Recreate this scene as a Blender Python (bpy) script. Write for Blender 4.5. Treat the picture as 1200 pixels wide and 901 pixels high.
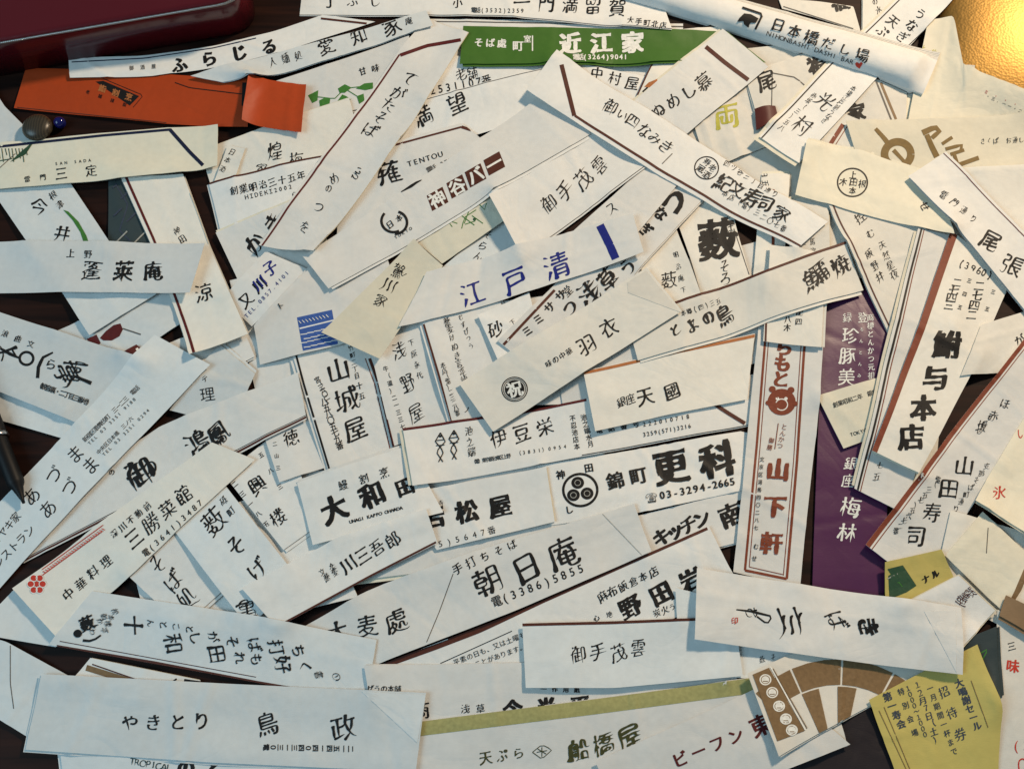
import bpy, math, random
import numpy as np
from math import radians, sin, cos, tan, pi, atan2

for o in list(bpy.data.objects): bpy.data.objects.remove(o)
scene = bpy.context.scene
col = scene.collection

# ------------------------------------------------------------------ camera
W, H = 1200.0, 901.0
FOV = radians(56); FPX = 600/tan(FOV/2); TILT = radians(21); DIST = .56
cd = bpy.data.cameras.new('camera'); cam = bpy.data.objects.new('camera', cd); col.objects.link(cam)
cd.sensor_fit = 'HORIZONTAL'; cd.angle = FOV; cd.clip_start = .01; cd.clip_end = 50
CAM = np.array([0, -DIST*sin(TILT), DIST*cos(TILT)])
cam.location = CAM; cam.rotation_euler = (TILT, 0, 0)
scene.camera = cam
# ------------------------------------------------------------------ light
scene.view_settings.view_transform = 'Standard'; scene.view_settings.look = 'None'
scene.view_settings.exposure = 0; scene.view_settings.gamma = 1
world = bpy.data.worlds.new('World'); scene.world = world; world.use_nodes = True
world.node_tree.nodes['Background'].inputs['Color'].default_value = (.42, .62, .72, 1)
world.node_tree.nodes['Background'].inputs['Strength'].default_value = .22

def area(name, loc, tgt, size, power, color):
    ld = bpy.data.lights.new(name, 'AREA'); ld.shape = 'DISK' if isinstance(size, float) else 'RECTANGLE'
    if isinstance(size, float): ld.size = size
    else: ld.size, ld.size_y = size
    ld.energy = power; ld.color = color
    o = bpy.data.objects.new(name, ld); col.objects.link(o); o.location = loc
    import mathutils
    d = mathutils.Vector(tgt)-mathutils.Vector(loc)
    o.rotation_euler = d.to_track_quat('-Z', 'Y').to_euler()
    return o
area('ceiling_lamp', (.72, .78, .84), (0.05, .02, 0), .15, 16.9, (1, .775, .54))
area('window_daylight', (-1.3, -.5, 1.15), (-.05, -.02, 0), (1.0, .9), 13.9, (.51, .80, .97))

# ------------------------------------------------------------------ materials
def new_mat(name):
    m = bpy.data.materials.new(name); m.use_nodes = True
    return m, m.node_tree, m.node_tree.nodes['Principled BSDF']
def paper(name, c, rough=.62, bump=.10, spec=.25):
    m, nt, b = new_mat(name)
    tc = nt.nodes.new('ShaderNodeTexCoord')
    n1 = nt.nodes.new('ShaderNodeTexNoise'); n1.inputs['Scale'].default_value = 260; n1.inputs['Detail'].default_value = 5
    n2 = nt.nodes.new('ShaderNodeTexNoise'); n2.inputs['Scale'].default_value = 34; n2.inputs['Detail'].default_value = 4
    mp = nt.nodes.new('ShaderNodeMapping'); mp.inputs['Scale'].default_value = (1, 6, 1)
    n3 = nt.nodes.new('ShaderNodeTexNoise'); n3.inputs['Scale'].default_value = 420; n3.inputs['Detail'].default_value = 2
    oi = nt.nodes.new('ShaderNodeObjectInfo')
    L = nt.links.new
    for n in (n1, n2): L(tc.outputs['Object'], n.inputs['Vector'])
    L(tc.outputs['Object'], mp.inputs['Vector']); L(mp.outputs['Vector'], n3.inputs['Vector'])
    mx = nt.nodes.new('ShaderNodeMath'); mx.operation = 'ADD'
    L(n1.outputs['Fac'], mx.inputs[0]); L(n2.outputs['Fac'], mx.inputs[1])
    hsv = nt.nodes.new('ShaderNodeHueSaturation'); hsv.inputs['Color'].default_value = (*c, 1)
    mr = nt.nodes.new('ShaderNodeMapRange'); mr.inputs['From Min'].default_value = .5; mr.inputs['From Max'].default_value = 1.5
    mr.inputs['To Min'].default_value = .92; mr.inputs['To Max'].default_value = 1.06
    L(mx.outputs[0], mr.inputs['Value'])
    rv = nt.nodes.new('ShaderNodeMapRange'); rv.inputs['To Min'].default_value = .84; rv.inputs['To Max'].default_value = 1.03
    L(oi.outputs['Random'], rv.inputs['Value'])
    mu = nt.nodes.new('ShaderNodeMath'); mu.operation = 'MULTIPLY'
    L(mr.outputs[0], mu.inputs[0]); L(rv.outputs[0], mu.inputs[1]); L(mu.outputs[0], hsv.inputs['Value'])
    L(hsv.outputs['Color'], b.inputs['Base Color'])
    b.inputs['Roughness'].default_value = rough; b.inputs['Specular IOR Level'].default_value = spec
    bp = nt.nodes.new('ShaderNodeBump'); bp.inputs['Strength'].default_value = bump; bp.inputs['Distance'].default_value = .0006
    ad = nt.nodes.new('ShaderNodeMath'); ad.operation = 'ADD'
    L(n3.outputs['Fac'], ad.inputs[0]); L(n2.outputs['Fac'], ad.inputs[1]); L(ad.outputs[0], bp.inputs['Height'])
    # soft crumples: ridged noise, different on every sheet
    of = nt.nodes.new('ShaderNodeVectorMath'); of.operation = 'ADD'; L(tc.outputs['Object'], of.inputs[0]); L(oi.outputs['Random'], of.inputs[1])
    vo = nt.nodes.new('ShaderNodeTexVoronoi'); vo.feature = 'F1'; vo.inputs['Scale'].default_value = 42; vo.distance = 'MANHATTAN'
    n4 = nt.nodes.new('ShaderNodeTexNoise'); n4.inputs['Scale'].default_value = 22; n4.inputs['Detail'].default_value = 3; n4.inputs['Distortion'].default_value = 1.2
    sb = nt.nodes.new('ShaderNodeMath'); sb.operation = 'SUBTRACT'; sb.inputs[1].default_value = .5; ab = nt.nodes.new('ShaderNodeMath'); ab.operation = 'ABSOLUTE'
    L(of.outputs[0], n4.inputs['Vector']); L(of.outputs[0], vo.inputs['Vector']); L(n4.outputs['Fac'], sb.inputs[0]); L(sb.outputs[0], ab.inputs[0])
    mv = nt.nodes.new('ShaderNodeMath'); mv.operation = 'MULTIPLY_ADD'; mv.inputs[1].default_value = .28; L(vo.outputs['Distance'], mv.inputs[0]); L(ab.outputs[0], mv.inputs[2])
    b2 = nt.nodes.new('ShaderNodeBump'); b2.inputs['Strength'].default_value = min(1, bump*3.2); b2.inputs['Distance'].default_value = .0032
    L(mv.outputs[0], b2.inputs['Height']); L(bp.outputs['Normal'], b2.inputs['Normal']); L(b2.outputs['Normal'], b.inputs['Normal'])
    return m
def ink(name, c, rough=.55):
    m, nt, b = new_mat(name)
    tc = nt.nodes.new('ShaderNodeTexCoord'); n = nt.nodes.new('ShaderNodeTexNoise'); n.inputs['Scale'].default_value = 500
    hsv = nt.nodes.new('ShaderNodeHueSaturation'); hsv.inputs['Color'].default_value = (*c, 1)
    mr = nt.nodes.new('ShaderNodeMapRange'); mr.inputs['To Min'].default_value = .75; mr.inputs['To Max'].default_value = 1.3
    nt.links.new(tc.outputs['Object'], n.inputs['Vector']); nt.links.new(n.outputs['Fac'], mr.inputs['Value'])
    nt.links.new(mr.outputs[0], hsv.inputs['Value']); nt.links.new(hsv.outputs['Color'], b.inputs['Base Color'])
    b.inputs['Roughness'].default_value = rough; b.inputs['Specular IOR Level'].default_value = .2
    return m
PAPER = {k: paper('paper_'+k, c) for k, c in dict(
    white=(.80, .79, .76), ivory=(.80, .77, .70), cream=(.80, .75, .61), grey=(.68, .69, .68), cool=(.74, .77, .77)).items()}
PAPER['orange'] = paper('orange_paper', (.47, .062, .013), .5)
PAPER['green'] = paper('green_paper', (.060, .155, .022), .5)
PAPER['purple'] = paper('purple_paper', (.080, .016, .068), .35, .05, .5)
PAPER['yellow'] = paper('yellow_paper', (.58, .48, .145), .6)
PAPER['maroon'] = paper('maroon_paper', (.10, .022, .018), .5)
PAPER['slate'] = paper('shaded_table_paper', (.022, .017, .02), .5)
PAPER['tan'] = paper('tan_shade_paper', (.26, .17, .095), .55)
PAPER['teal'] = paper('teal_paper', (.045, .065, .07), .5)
INK = {k: ink('ink_'+k, c) for k, c in dict(k=(.012, .011, .011), g=(.11, .10, .09), n=(.012, .016, .045), b=(.012, .02, .19),
    br=(.085, .025, .016), rb=(.20, .045, .022), or_=(.42, .15, .05), tan=(.21, .13, .062), gold=(.165, .10, .022), red=(.55, .05, .03),
    pk=(.66, .30, .25), w=(.80, .79, .74), gr=(.055, .19, .035), dg=(.03, .075, .04), ol=(.36, .34, .14), od=(.06, .06, .02), ly=(.45, .42, .06),
    bl=(.05, .11, .35), mar=(.10, .015, .015), db=(.05, .06, .09), lg=(.38, .37, .33), te=(.025, .06, .065)).items()}

# ------------------------------------------------------------------ projection of measured positions onto the table
def at(p, z=0.):
    p = np.asarray(p, float); dx = (p[..., 0]-600)/FPX; dy = (450.5-p[..., 1])/FPX
    wx = dx; wy = dy*cos(TILT)+sin(TILT); wz = dy*sin(TILT)-cos(TILT)
    t = (np.asarray(z)-CAM[2])/wz
    return np.stack([CAM[0]+t*wx, CAM[1]+t*wy], -1)

# ------------------------------------------------------------------ height of the pile
CELL = .00125; X0, Y0 = -.55, -.42; NX, NY = int(1.1/CELL), int(1.05/CELL)
FIELD = np.zeros((NY, NX))
def fsample(xy):
    fx = np.clip((xy[..., 0]-X0)/CELL-.5, 0, NX-1.001); fy = np.clip((xy[..., 1]-Y0)/CELL-.5, 0, NY-1.001)
    i = fx.astype(int); j = fy.astype(int); a = fx-i; b = fy-j
    return np.maximum(np.maximum(FIELD[j, i], FIELD[j, i+1]), np.maximum(FIELD[j+1, i], FIELD[j+1, i+1]))

# ------------------------------------------------------------------ object helpers
def mesh_obj(name, V, F, mat, parent=None, smooth=None):
    me = bpy.data.meshes.new(name); me.from_pydata([tuple(v) for v in V], [], [tuple(f) for f in F])
    if smooth is not None: me.polygons.foreach_set('use_smooth', smooth)
    me.materials.append(mat); me.update()
    o = bpy.data.objects.new(name, me); col.objects.link(o)
    if parent: o.parent = parent
    return o
def tag(o, label, cat, group=None):
    o['label'] = label; o['category'] = cat
    if group: o['group'] = group
    return o

# ------------------------------------------------------------------ glyphs
_fc = bpy.data.curves.new('glyph', 'FONT'); _fc.resolution_u = 3; _fo = bpy.data.objects.new('glyph', _fc)
_pc = bpy.data.curves.new('fill', 'CURVE'); _pc.dimensions = '2D'; _pc.fill_mode = 'BOTH'; _po = bpy.data.objects.new('fill', _pc)
_gcache = {}
def raw_glyph(ch):
    _fc.body = ch
    me = bpy.data.meshes.new_from_object(_fo)
    V = np.array([v.co[:2] for v in me.vertices]).reshape(-1, 2); F = [tuple(p.vertices) for p in me.polygons]
    bpy.data.meshes.remove(me)
    return V, F
def loops_of(V, F):
    E = {}
    for f in F:
        A = sum(V[f[i]][0]*V[f[(i+1) % len(f)]][1]-V[f[(i+1) % len(f)]][0]*V[f[i]][1] for i in range(len(f)))
        g = f if A >= 0 else f[::-1]
        for i in range(len(g)): E[(g[i], g[(i+1) % len(g)])] = 1
    nx = {}
    for (a, b) in E:
        if (b, a) not in E: nx.setdefault(a, []).append(b)
    out = []
    while nx:
        s = next(iter(nx)); cur = s; L = []
        while cur in nx:
            L.append(cur); n = nx[cur].pop()
            if not nx[cur]: del nx[cur]
            cur = n
            if cur == s: break
        if len(L) > 2: out.append(V[L])
    return out
STY = dict(  # thickness, vertical gain, fine noise, warp, slope, width
    go=(.0, 0, 0, 0, 0, 1), bo=(.026, .02, 0, 0, 0, 1), mi=(-.006, .05, .004, 0, 0, 1), br=(.010, .055, .014, .012, .09, .96),
    cu=(.0, .045, .014, .055, .16, .84), ck=(0, 0, 0, 0, .12, .95), hv=(.042, .045, .018, .018, .06, 1), sm=(.012, 0, 0, 0, .04, .92))
def wob(P, s, k):
    r = np.random.RandomState(s); o = np.zeros(P.shape)
    for q in range(4):
        d = r.normal(size=2)*k*(.6+.5*q); ph = r.rand(2)*6.28
        o[:, 0] += np.sin(P@d+ph[0])/(1+q*.6); o[:, 1] += np.sin(P@d[::-1]+ph[1])/(1+q*.6)
    return o/2
# handwriting: the skeleton of a character drawn again with a brush
def raster(V, F, N=72):
    lo = np.array([-.06, -.18]); sc = N/1.16
    P = (V-lo)*sc; M = np.zeros((N+4, N+4), bool)
    for f in F:
        for k in range(1, len(f)-1):
            a, b, c = P[f[0]], P[f[k]], P[f[k+1]]
            x0, y0 = np.floor(np.minimum(np.minimum(a, b), c)).astype(int); x1, y1 = np.ceil(np.maximum(np.maximum(a, b), c)).astype(int)
            X, Y = np.meshgrid(np.arange(max(x0, 0), min(x1, N)+1)+.0, np.arange(max(y0, 0), min(y1, N)+1)+.0)
            if X.size == 0: continue
            w = [(q[0]-p[0])*(Y-p[1])-(q[1]-p[1])*(X-p[0]) for p, q in ((a, b), (b, c), (c, a))]
            ins = ((w[0] >= 0) & (w[1] >= 0) & (w[2] >= 0)) | ((w[0] <= 0) & (w[1] <= 0) & (w[2] <= 0))
            M[Y[ins].astype(int)+2, X[ins].astype(int)+2] = True
    return M, lo, sc
def thin(M):
    M = M.copy()
    while True:
        ch = False
        for ph in (0, 1):
            n = [np.roll(np.roll(M, dy, 0), dx, 1) for dy, dx in ((1, 0), (1, -1), (0, -1), (-1, -1), (-1, 0), (-1, 1), (0, 1), (1, 1))]
            B = sum(x.astype(int) for x in n); A = sum(((~n[i]) & n[(i+1) % 8]).astype(int) for i in range(8))
            c = M & (B >= 2) & (B <= 6) & (A == 1)
            if ph == 0: c &= ~(n[0] & n[2] & n[4]) & ~(n[2] & n[4] & n[6])
            else: c &= ~(n[0] & n[2] & n[6]) & ~(n[0] & n[4] & n[6])
            if c.any(): M[c] = False; ch = True
        if not ch: return M
def strokes_of(M):
    pts = {(int(y), int(x)) for y, x in zip(*np.nonzero(M))}
    nb = {}
    for p in pts:
        o4 = [(p[0]+a, p[1]+b) for a, b in ((1, 0), (-1, 0), (0, 1), (0, -1)) if (p[0]+a, p[1]+b) in pts]
        dg = [(p[0]+a, p[1]+b) for a in (1, -1) for b in (1, -1) if (p[0]+a, p[1]+b) in pts and (p[0]+a, p[1]) not in pts and (p[0], p[1]+b) not in pts]
        nb[p] = o4+dg
    J = {p for p in pts if len(nb[p]) > 2}; cl = {}
    for p in J:
        if p in cl: continue
        st = [p]; cl[p] = p
        while st:
            q = st.pop()
            for r in nb[q]:
                if r in J and r not in cl: cl[r] = p; st.append(r)
    cen = {}
    for p, c in cl.items(): cen.setdefault(c, []).append(p)
    cen = {c: np.mean(v, 0) for c, v in cen.items()}
    segs = []; seen = set()
    def walk(a, b):
        path = [a, b]; seen.add((a, b)); seen.add((b, a))
        while path[-1] not in J:
            n = [r for r in nb[path[-1]] if r != path[-2] and (path[-1], r) not in seen]
            if not n: break
            seen.add((path[-1], n[0])); seen.add((n[0], path[-1])); path.append(n[0])
        return path
    for p in pts:
        if p in J or len(nb[p]) == 1:
            for r in nb[p]:
                if (p, r) in seen or (p in J and r in J and cl[p] == cl[r]): continue
                segs.append(walk(p, r))
    left = {p for p in pts if len(nb[p]) == 2 and not any((p, r) in seen for r in nb[p])}
    while left:
        p = left.pop()
        if any((p, r) in seen for r in nb[p]): continue
        segs.append(walk(p, nb[p][0]))
    S = []
    for g in segs:
        e0 = cl.get(g[0]); e1 = cl.get(g[-1]); P = np.array(g, float)
        if e0 is not None: P[0] = cen[e0]
        if e1 is not None: P[-1] = cen[e1]
        if (e0 is None) != (e1 is None) and len(P) < 5: continue
        S.append([P, e0, e1])
    for c in cen:      # strokes that run straight through a crossing are one stroke
        while True:
            ends = [(i, k) for i, g in enumerate(S) for k in (1, 2) if g[k] == c]
            best = None
            for x in range(len(ends)):
                for y in range(x+1, len(ends)):
                    (i, a), (j, b) = ends[x], ends[y]
                    if i == j: continue
                    A = S[i][0] if a == 2 else S[i][0][::-1]; Bq = S[j][0] if b == 1 else S[j][0][::-1]
                    u = A[-1]-A[max(0, len(A)-7)]; v = Bq[min(len(Bq)-1, 6)]-Bq[0]
                    cs = u@v/(np.hypot(*u)*np.hypot(*v)+1e-9)
                    if cs > .75 and (best is None or cs > best[0]): best = (cs, i, j, a, b, A, Bq)
            if best is None: break
            _, i, j, a, b, A, Bq = best
            S[i] = [np.concatenate([A, Bq[1:]]), S[i][3-a], S[j][3-b]]; del S[j]
    return [g[0] for g in S if len(g[0]) > 2]
def brush_glyph(ch, style, seed):
    V, F = raw_glyph(ch)
    M, lo, sc = raster(V, F); ST = strokes_of(thin(M)); r = np.random.RandomState((ord(ch)*31+seed*7) % 99991)
    cur = style in ('cu', 'ck'); out = []
    for P in ST:
        Q = (P[:, ::-1]-2+.5)/sc+lo
        if Q[0][1]-Q[-1][1]-(Q[0][0]-Q[-1][0])*1.1 < 0: Q = Q[::-1]
        out.append(Q)
    out.sort(key=lambda q: -q[0][1]+.5*q[0][0])
    wv = r.normal(size=(2, 2))*2.6; ph = r.rand(2)*6.28; wa = .050 if cur else .018
    if cur:       # the brush is not always lifted between strokes
        lk = []
        for a, b in zip(out, out[1:]):
            g = np.hypot(*(b[0]-a[-1]))
            if .08 < g < .55 and r.rand() < .62: lk.append(np.stack([a[-1], (a[-1]+b[0])/2+r.normal(size=2)*.03, b[0]]))
    else: lk = []
    VV = []; FF = []; o = 0
    for qi, (Q, link) in enumerate([(q, 0) for q in out]+[(q, 1) for q in lk]):
        L = np.hypot(*np.diff(Q, axis=0).T).sum(); n = max(5, int(L/.035)); Q = resamp(Q, n)
        for k in range((9 if cur else 3)):
            Q[1:-1] = .25*Q[:-2]+.5*Q[1:-1]+.25*Q[2:]
        t = np.gradient(Q, axis=0); t /= np.maximum(np.hypot(t[:, 0], t[:, 1]), 1e-6)[:, None]
        if not link:
            ex = .022+.02*r.rand(); Q = np.concatenate([[Q[0]-t[0]*ex], Q, [Q[-1]+t[-1]*(ex+(.05*r.rand() if cur else 0))]]); t = np.concatenate([[t[0]], t, [t[-1]]]); n += 2
        s = np.linspace(0, 1, n)
        vert = np.abs(t[:, 1]*.85+t[:, 0]*.25)
        w = (.046 if cur else .066)+(.078 if cur else .076)*vert
        w = w*(1+.38*np.exp(-(s/.12)**2)-.16*np.sin(pi*s))
        tp = r.rand(); dwn = t[-1, 1] < -.35
        if tp < (.75 if cur else .5) and (dwn or t[-1, 1] > .2 or cur): w = w*np.clip((1-s)/.42, .16, 1)**.8
        else: w = w*(1+.22*np.exp(-((1-s)/.10)**2))
        w = w*(1+.10*np.sin(s*L*18+r.rand()*6)); w[0] *= .45; w[-1] *= .5
        if style == 'ck': w = w*(1.65 if len(out) < 11 else 1.35)
        if link: w = np.full(n, .024)+.020*np.abs(2*s-1)
        w *= r.uniform(.9, 1.12)*(.80 if len(out) > 14 else 1.18 if len(out) < 6 else 1)
        nn = np.stack([-t[:, 1], t[:, 0]], 1); nn = nn*.85+np.array([-.35, .45])*.0
        R = np.stack([Q+nn*w[:, None]/2, Q, Q-nn*w[:, None]/2], 1).reshape(-1, 2)
        R = R+wa*np.stack([np.sin(R@wv[0]+ph[0]), np.sin(R@wv[1]+ph[1])], 1)
        VV.append(np.concatenate([R, np.full((len(R), 1), qi % 7)], 1))
        FF += [(o+3*i+j, o+3*i+j+1, o+3*i+4+j, o+3*i+3+j) for i in range(n-1) for j in (0, 1)]; o += len(R)
    return np.concatenate(VV), FF
def glyph(ch, style, seed=0):
    key = (ch, style, seed)
    if key in _gcache: return _gcache[key]
    V, F = raw_glyph(ch)
    if len(V) == 0: _gcache[key] = (V, F); return V, F
    hand = style in ('br', 'cu', 'ck') and ch not in '・、，．.-:'
    cjk = ord(ch) > 0x2000
    cx = .5 if cjk else (V[:, 0].min()+V[:, 0].max())/2
    cy = .38 if cjk else .35
    th, vg, fn, wp, sl, wd = STY[style]
    if hand: V, F = brush_glyph(ch, style, seed)
    elif style not in ('go',):
        L2 = []; rib = []
        for L in loops_of(V, F):
            P = []
            for i in range(len(L)):
                a = L[i]; b = L[(i+1) % len(L)]; n = max(1, int(np.hypot(*(b-a))/(.30 if style == 'sm' else .07)))
                for k in range(n): P.append(a+(b-a)*k/n)
            P = np.array(P)
            t = np.roll(P, -1, 0)-np.roll(P, 1, 0); t /= np.maximum(np.hypot(t[:, 0], t[:, 1]), 1e-6)[:, None]
            n = np.stack([t[:, 1], -t[:, 0]], 1)
            sd = seed*7+ord(ch) % 97
            d = th+vg*(np.abs(n[:, 0])-.45)
            if fn: d = d+fn*wob(P, sd, 9)[:, 0]
            Pi = P+n*np.clip(d, -.02, 0)[:, None]; Po = P+n*np.maximum(d, .001)[:, None]
            if wp: Pi = Pi+wp*wob(Pi, sd+1, 3.2); Po = Po+wp*wob(Po, sd+1, 3.2)
            L2.append(Pi); rib.append((Pi-n*.003, Po))
        _pc.splines.clear()
        for P in L2:
            s = _pc.splines.new('POLY'); s.points.add(len(P)-1); s.use_cyclic_u = True
            s.points.foreach_set('co', np.concatenate([P, np.zeros((len(P), 1)), np.ones((len(P), 1))], 1).ravel())
        me = bpy.data.meshes.new_from_object(_po)
        V = np.array([v.co[:2] for v in me.vertices]).reshape(-1, 2); F = [tuple(p.vertices) for p in me.polygons]
        bpy.data.meshes.remove(me)
        V = np.concatenate([V, np.zeros((len(V), 1))], 1)
        for q, (Pi, Po) in enumerate(rib):
            m = len(Pi); o = len(V); lv = np.full((m, 1), 1+q % 6)
            V = np.concatenate([V, np.concatenate([Pi, lv], 1), np.concatenate([Po, lv], 1)])
            F += [(o+i, o+(i+1) % m, o+m+(i+1) % m, o+m+i) for i in range(m)]
    if V.shape[1] == 2: V = np.concatenate([V, np.zeros((len(V), 1))], 1)
    V = V-np.array([cx, cy, 0]); V = V*np.array([wd, 1., 1.]); V[:, 1] += sl*V[:, 0]
    _gcache[key] = (V, F)
    return V, F

# ------------------------------------------------------------------ a sheet of folded paper draped over what lies below it
def resamp(P, n):
    P = np.asarray(P, float); d = np.r_[0, np.cumsum(np.hypot(*np.diff(P, axis=0).T))]; d /= d[-1]
    t = np.linspace(0, 1, n)
    return np.stack([np.interp(t, d, P[:, k]) for k in (0, 1)], -1)
class Sheet:
    def __init__(s, T, B, mat, lift=(.3, .3), th=.45, bow=0., seed=0, step=.002, crease=2, crump=1., tube=0., base=None, it=110):
        r = np.random.RandomState(seed); s.r = r
        if len(T) == 2: T = [T[0], T[1]]
        zT = .003
        for k in range(3):
            Tn, Bn = resamp(T, 24), resamp(B, 24)
            z = .003 if k == 0 else zz
            TT, BB = at(Tn, z), at(Bn, z)
            zz = (fsample(TT)+fsample(BB))/2
            zz = np.full(24, np.percentile((fsample((TT+BB)/2)+zz)/2, 60)) if base is None else np.full(24, base)
        s.TT, s.BB = TT, BB
        ln = np.hypot(*np.diff(TT, axis=0).T).sum(); wd = np.hypot(*(BB[12]-TT[12]))
        nu, nv = max(8, int(ln/step)), max(6, int(wd/step)); s.nu, s.nv, s.ln, s.wd, s.tube = nu, nv, ln, wd, tube
        U, Vv = np.meshgrid(np.linspace(0, 1, nu), np.linspace(0, 1, nv), indexing='ij')
        P = s.xy(U, Vv)
        gap = .00022
        hb = fsample(P)+gap+th*.001
        e = 1-np.abs(2*Vv-1)**10
        z = hb.copy()
        for k in range(it):
            q = np.pad(z, 1, mode='edge')
            z = np.maximum(hb, .25*(q[2:, 1:-1]+q[:-2, 1:-1]+q[1:-1, 2:]+q[1:-1, :-2]))
        l0, l1 = lift
        z = z+.001*l0*np.clip(1-U/.33, 0, 1)**2+.001*l1*np.clip(1-(1-U)/.33, 0, 1)**2
        z = z+.001*bow*(2*Vv-1)**2+.001*r.uniform(0, 2.4)*np.sin(pi*U)+.001*r.uniform(-.3, .9)*(2*Vv-1)**2*(crease > 0)
        X = U*ln; Y = Vv*wd; nz = np.zeros_like(z)
        for q in range(5):
            wl = r.uniform(.016, .07); an = r.uniform(0, pi); nz += crump*r.uniform(.1, .9)*wl*.0042*np.sin(6.283*(X*cos(an)+Y*sin(an))/wl+r.rand()*6.28)
        for q in range(crease):
            c = r.uniform(.05, .95)*ln; sl = r.normal()*.4; w = r.uniform(.0018, .0042)
            dd = np.abs(X-c-sl*(Y-wd/2)); nz += crump*.001*r.uniform(.18, .62)*np.clip(1-dd/w, 0, 1)*(1 if r.rand() > .4 else -.5)
        if crease and r.rand() < .65:      # seam of the folded paper, along the sleeve
            vs = r.uniform(.25, .75); dd = np.abs(Y-vs*wd-r.normal()*.03*(X-ln/2)); nz += .001*crump*r.uniform(.14, .3)*np.clip(1-dd/.0035, 0, 1)
        z = z+nz+.00015
        z = z+tube*.001*np.sqrt(np.clip(1-((Vv-.56)/.42)**2, 0, 1))*np.clip(np.minimum(U, 1-U)*18, .25, 1)
        zt = z+th*.0005*(e-1); s.z = zt
        s.U, s.V = U, Vv
        zb = z-th*.001-th*.0004*(e-1) if tube == 0 else hb-th*.001+0*z
        zb = np.minimum(zb, zt-.00012)
        top = np.concatenate([P, zt[..., None]], -1).reshape(-1, 3); bot = np.concatenate([P, zb[..., None]], -1).reshape(-1, 3)
        N = nu*nv; idx = np.arange(N).reshape(nu, nv)
        q = np.stack([idx[:-1, :-1], idx[1:, :-1], idx[1:, 1:], idx[:-1, 1:]], -1).reshape(-1, 4)
        a = P[1, 0]-P[0, 0]; b = P[0, 1]-P[0, 0]
        if a[0]*b[1]-a[1]*b[0] < 0: q = q[:, ::-1]
        ring = np.r_[idx[:, 0], idx[-1, 1:], idx[-2::-1, -1], idx[0, -2:0:-1]]
        m = len(ring); rt = 2*N+np.arange(m); rb = 2*N+m+np.arange(m)
        side = np.stack([rt, np.roll(rt, -1), np.roll(rb, -1), rb], -1)
        V3 = np.concatenate([top, bot, top[ring], bot[ring]])
        F = q.tolist()+(q[:, ::-1]+N).tolist()+side.tolist()
        s.V3, s.F, s.sm = V3, F, [True]*(2*len(q))+[False]*m
        # what comes on top rests on this sheet
        k = 4
        Uf, Vf = np.meshgrid(np.linspace(0, 1, nu*k), np.linspace(0, 1, nv*k), indexing='ij')
        xy = s.xy(Uf, Vf); zf = s.zat(Uf, Vf)
        i = ((xy[..., 0]-X0)/CELL).astype(int); j = ((xy[..., 1]-Y0)/CELL).astype(int)
        ok = (i >= 0) & (i < NX) & (j >= 0) & (j < NY)
        np.maximum.at(FIELD, (j[ok], i[ok]), zf[ok])
        s.zm = float(np.mean(zt))
    def xy(s, U, V):
        t = np.linspace(0, 1, 24)
        A = np.stack([np.interp(U, t, s.TT[:, k]) for k in (0, 1)], -1); B = np.stack([np.interp(U, t, s.BB[:, k]) for k in (0, 1)], -1)
        R = A*(1-V[..., None])+B*V[..., None]
        ex = np.maximum(U-1, 0)+np.minimum(U, 0)
        return R+(ex*23)[..., None]*np.where((ex > 0)[..., None], s.TT[-1]-s.TT[-2], s.TT[1]-s.TT[0])
    def zat(s, U, V):
        fu = np.clip(U, 0, 1)*(s.nu-1); fv = np.clip(V, 0, 1)*(s.nv-1)
        i = np.minimum(fu.astype(int), s.nu-2); j = np.minimum(fv.astype(int), s.nv-2); a = fu-i; b = fv-j; Z = s.z
        return Z[i, j]*(1-a)*(1-b)+Z[i+1, j]*a*(1-b)+Z[i, j+1]*(1-a)*b+Z[i+1, j+1]*a*b
    def inv(s, xy):
        c = s.TT[0]; e1 = s.TT[-1]-c; e2 = s.BB[0]-c
        M = np.linalg.inv(np.array([e1, e2]).T); uv = (xy-c)@M.T
        U, V = uv[..., 0], uv[..., 1]
        for k in range(7):
            p = s.xy(U, V); h = 1e-3
            ul = np.clip(U, .01, .97); du = (s.xy(ul+h, V)-s.xy(ul, V))/h; dv = (s.xy(U, V+h)-p)/h
            det = du[..., 0]*dv[..., 1]-du[..., 1]*dv[..., 0]; r = xy-p
            p2 = p+du*0
            U = U+np.clip((r[..., 0]*dv[..., 1]-r[..., 1]*dv[..., 0])/det, -.5, .5); V = V+np.clip((du[..., 0]*r[..., 1]-du[..., 1]*r[..., 0])/det, -.5, .5)
            if k < 6: U = np.clip(U, -.3, 1.3); V = np.clip(V, -.6, 1.6)
        return U, V
    def lay(s, px, off):
        px = np.asarray(px, float); z = np.full(px.shape[:-1], s.zm)
        for k in range(12 if s.tube else 4):
            xy = at(px, z+off); U, V = s.inv(xy); zn = s.zat(U, V); z = zn if not s.tube else .5*z+.5*zn
        p = s.xy(np.clip(U, 0, 1), np.clip(V, 0, 1))
        return np.concatenate([p, (z+off)[..., None]], -1), U, V

class Acc(dict):
    def add(s, key, V, F):
        A = s.setdefault(key, [[], [], 0]); A[0].append(V); A[1] += [tuple(i+A[2] for i in f) for f in F]; A[2] += len(V)

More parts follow.
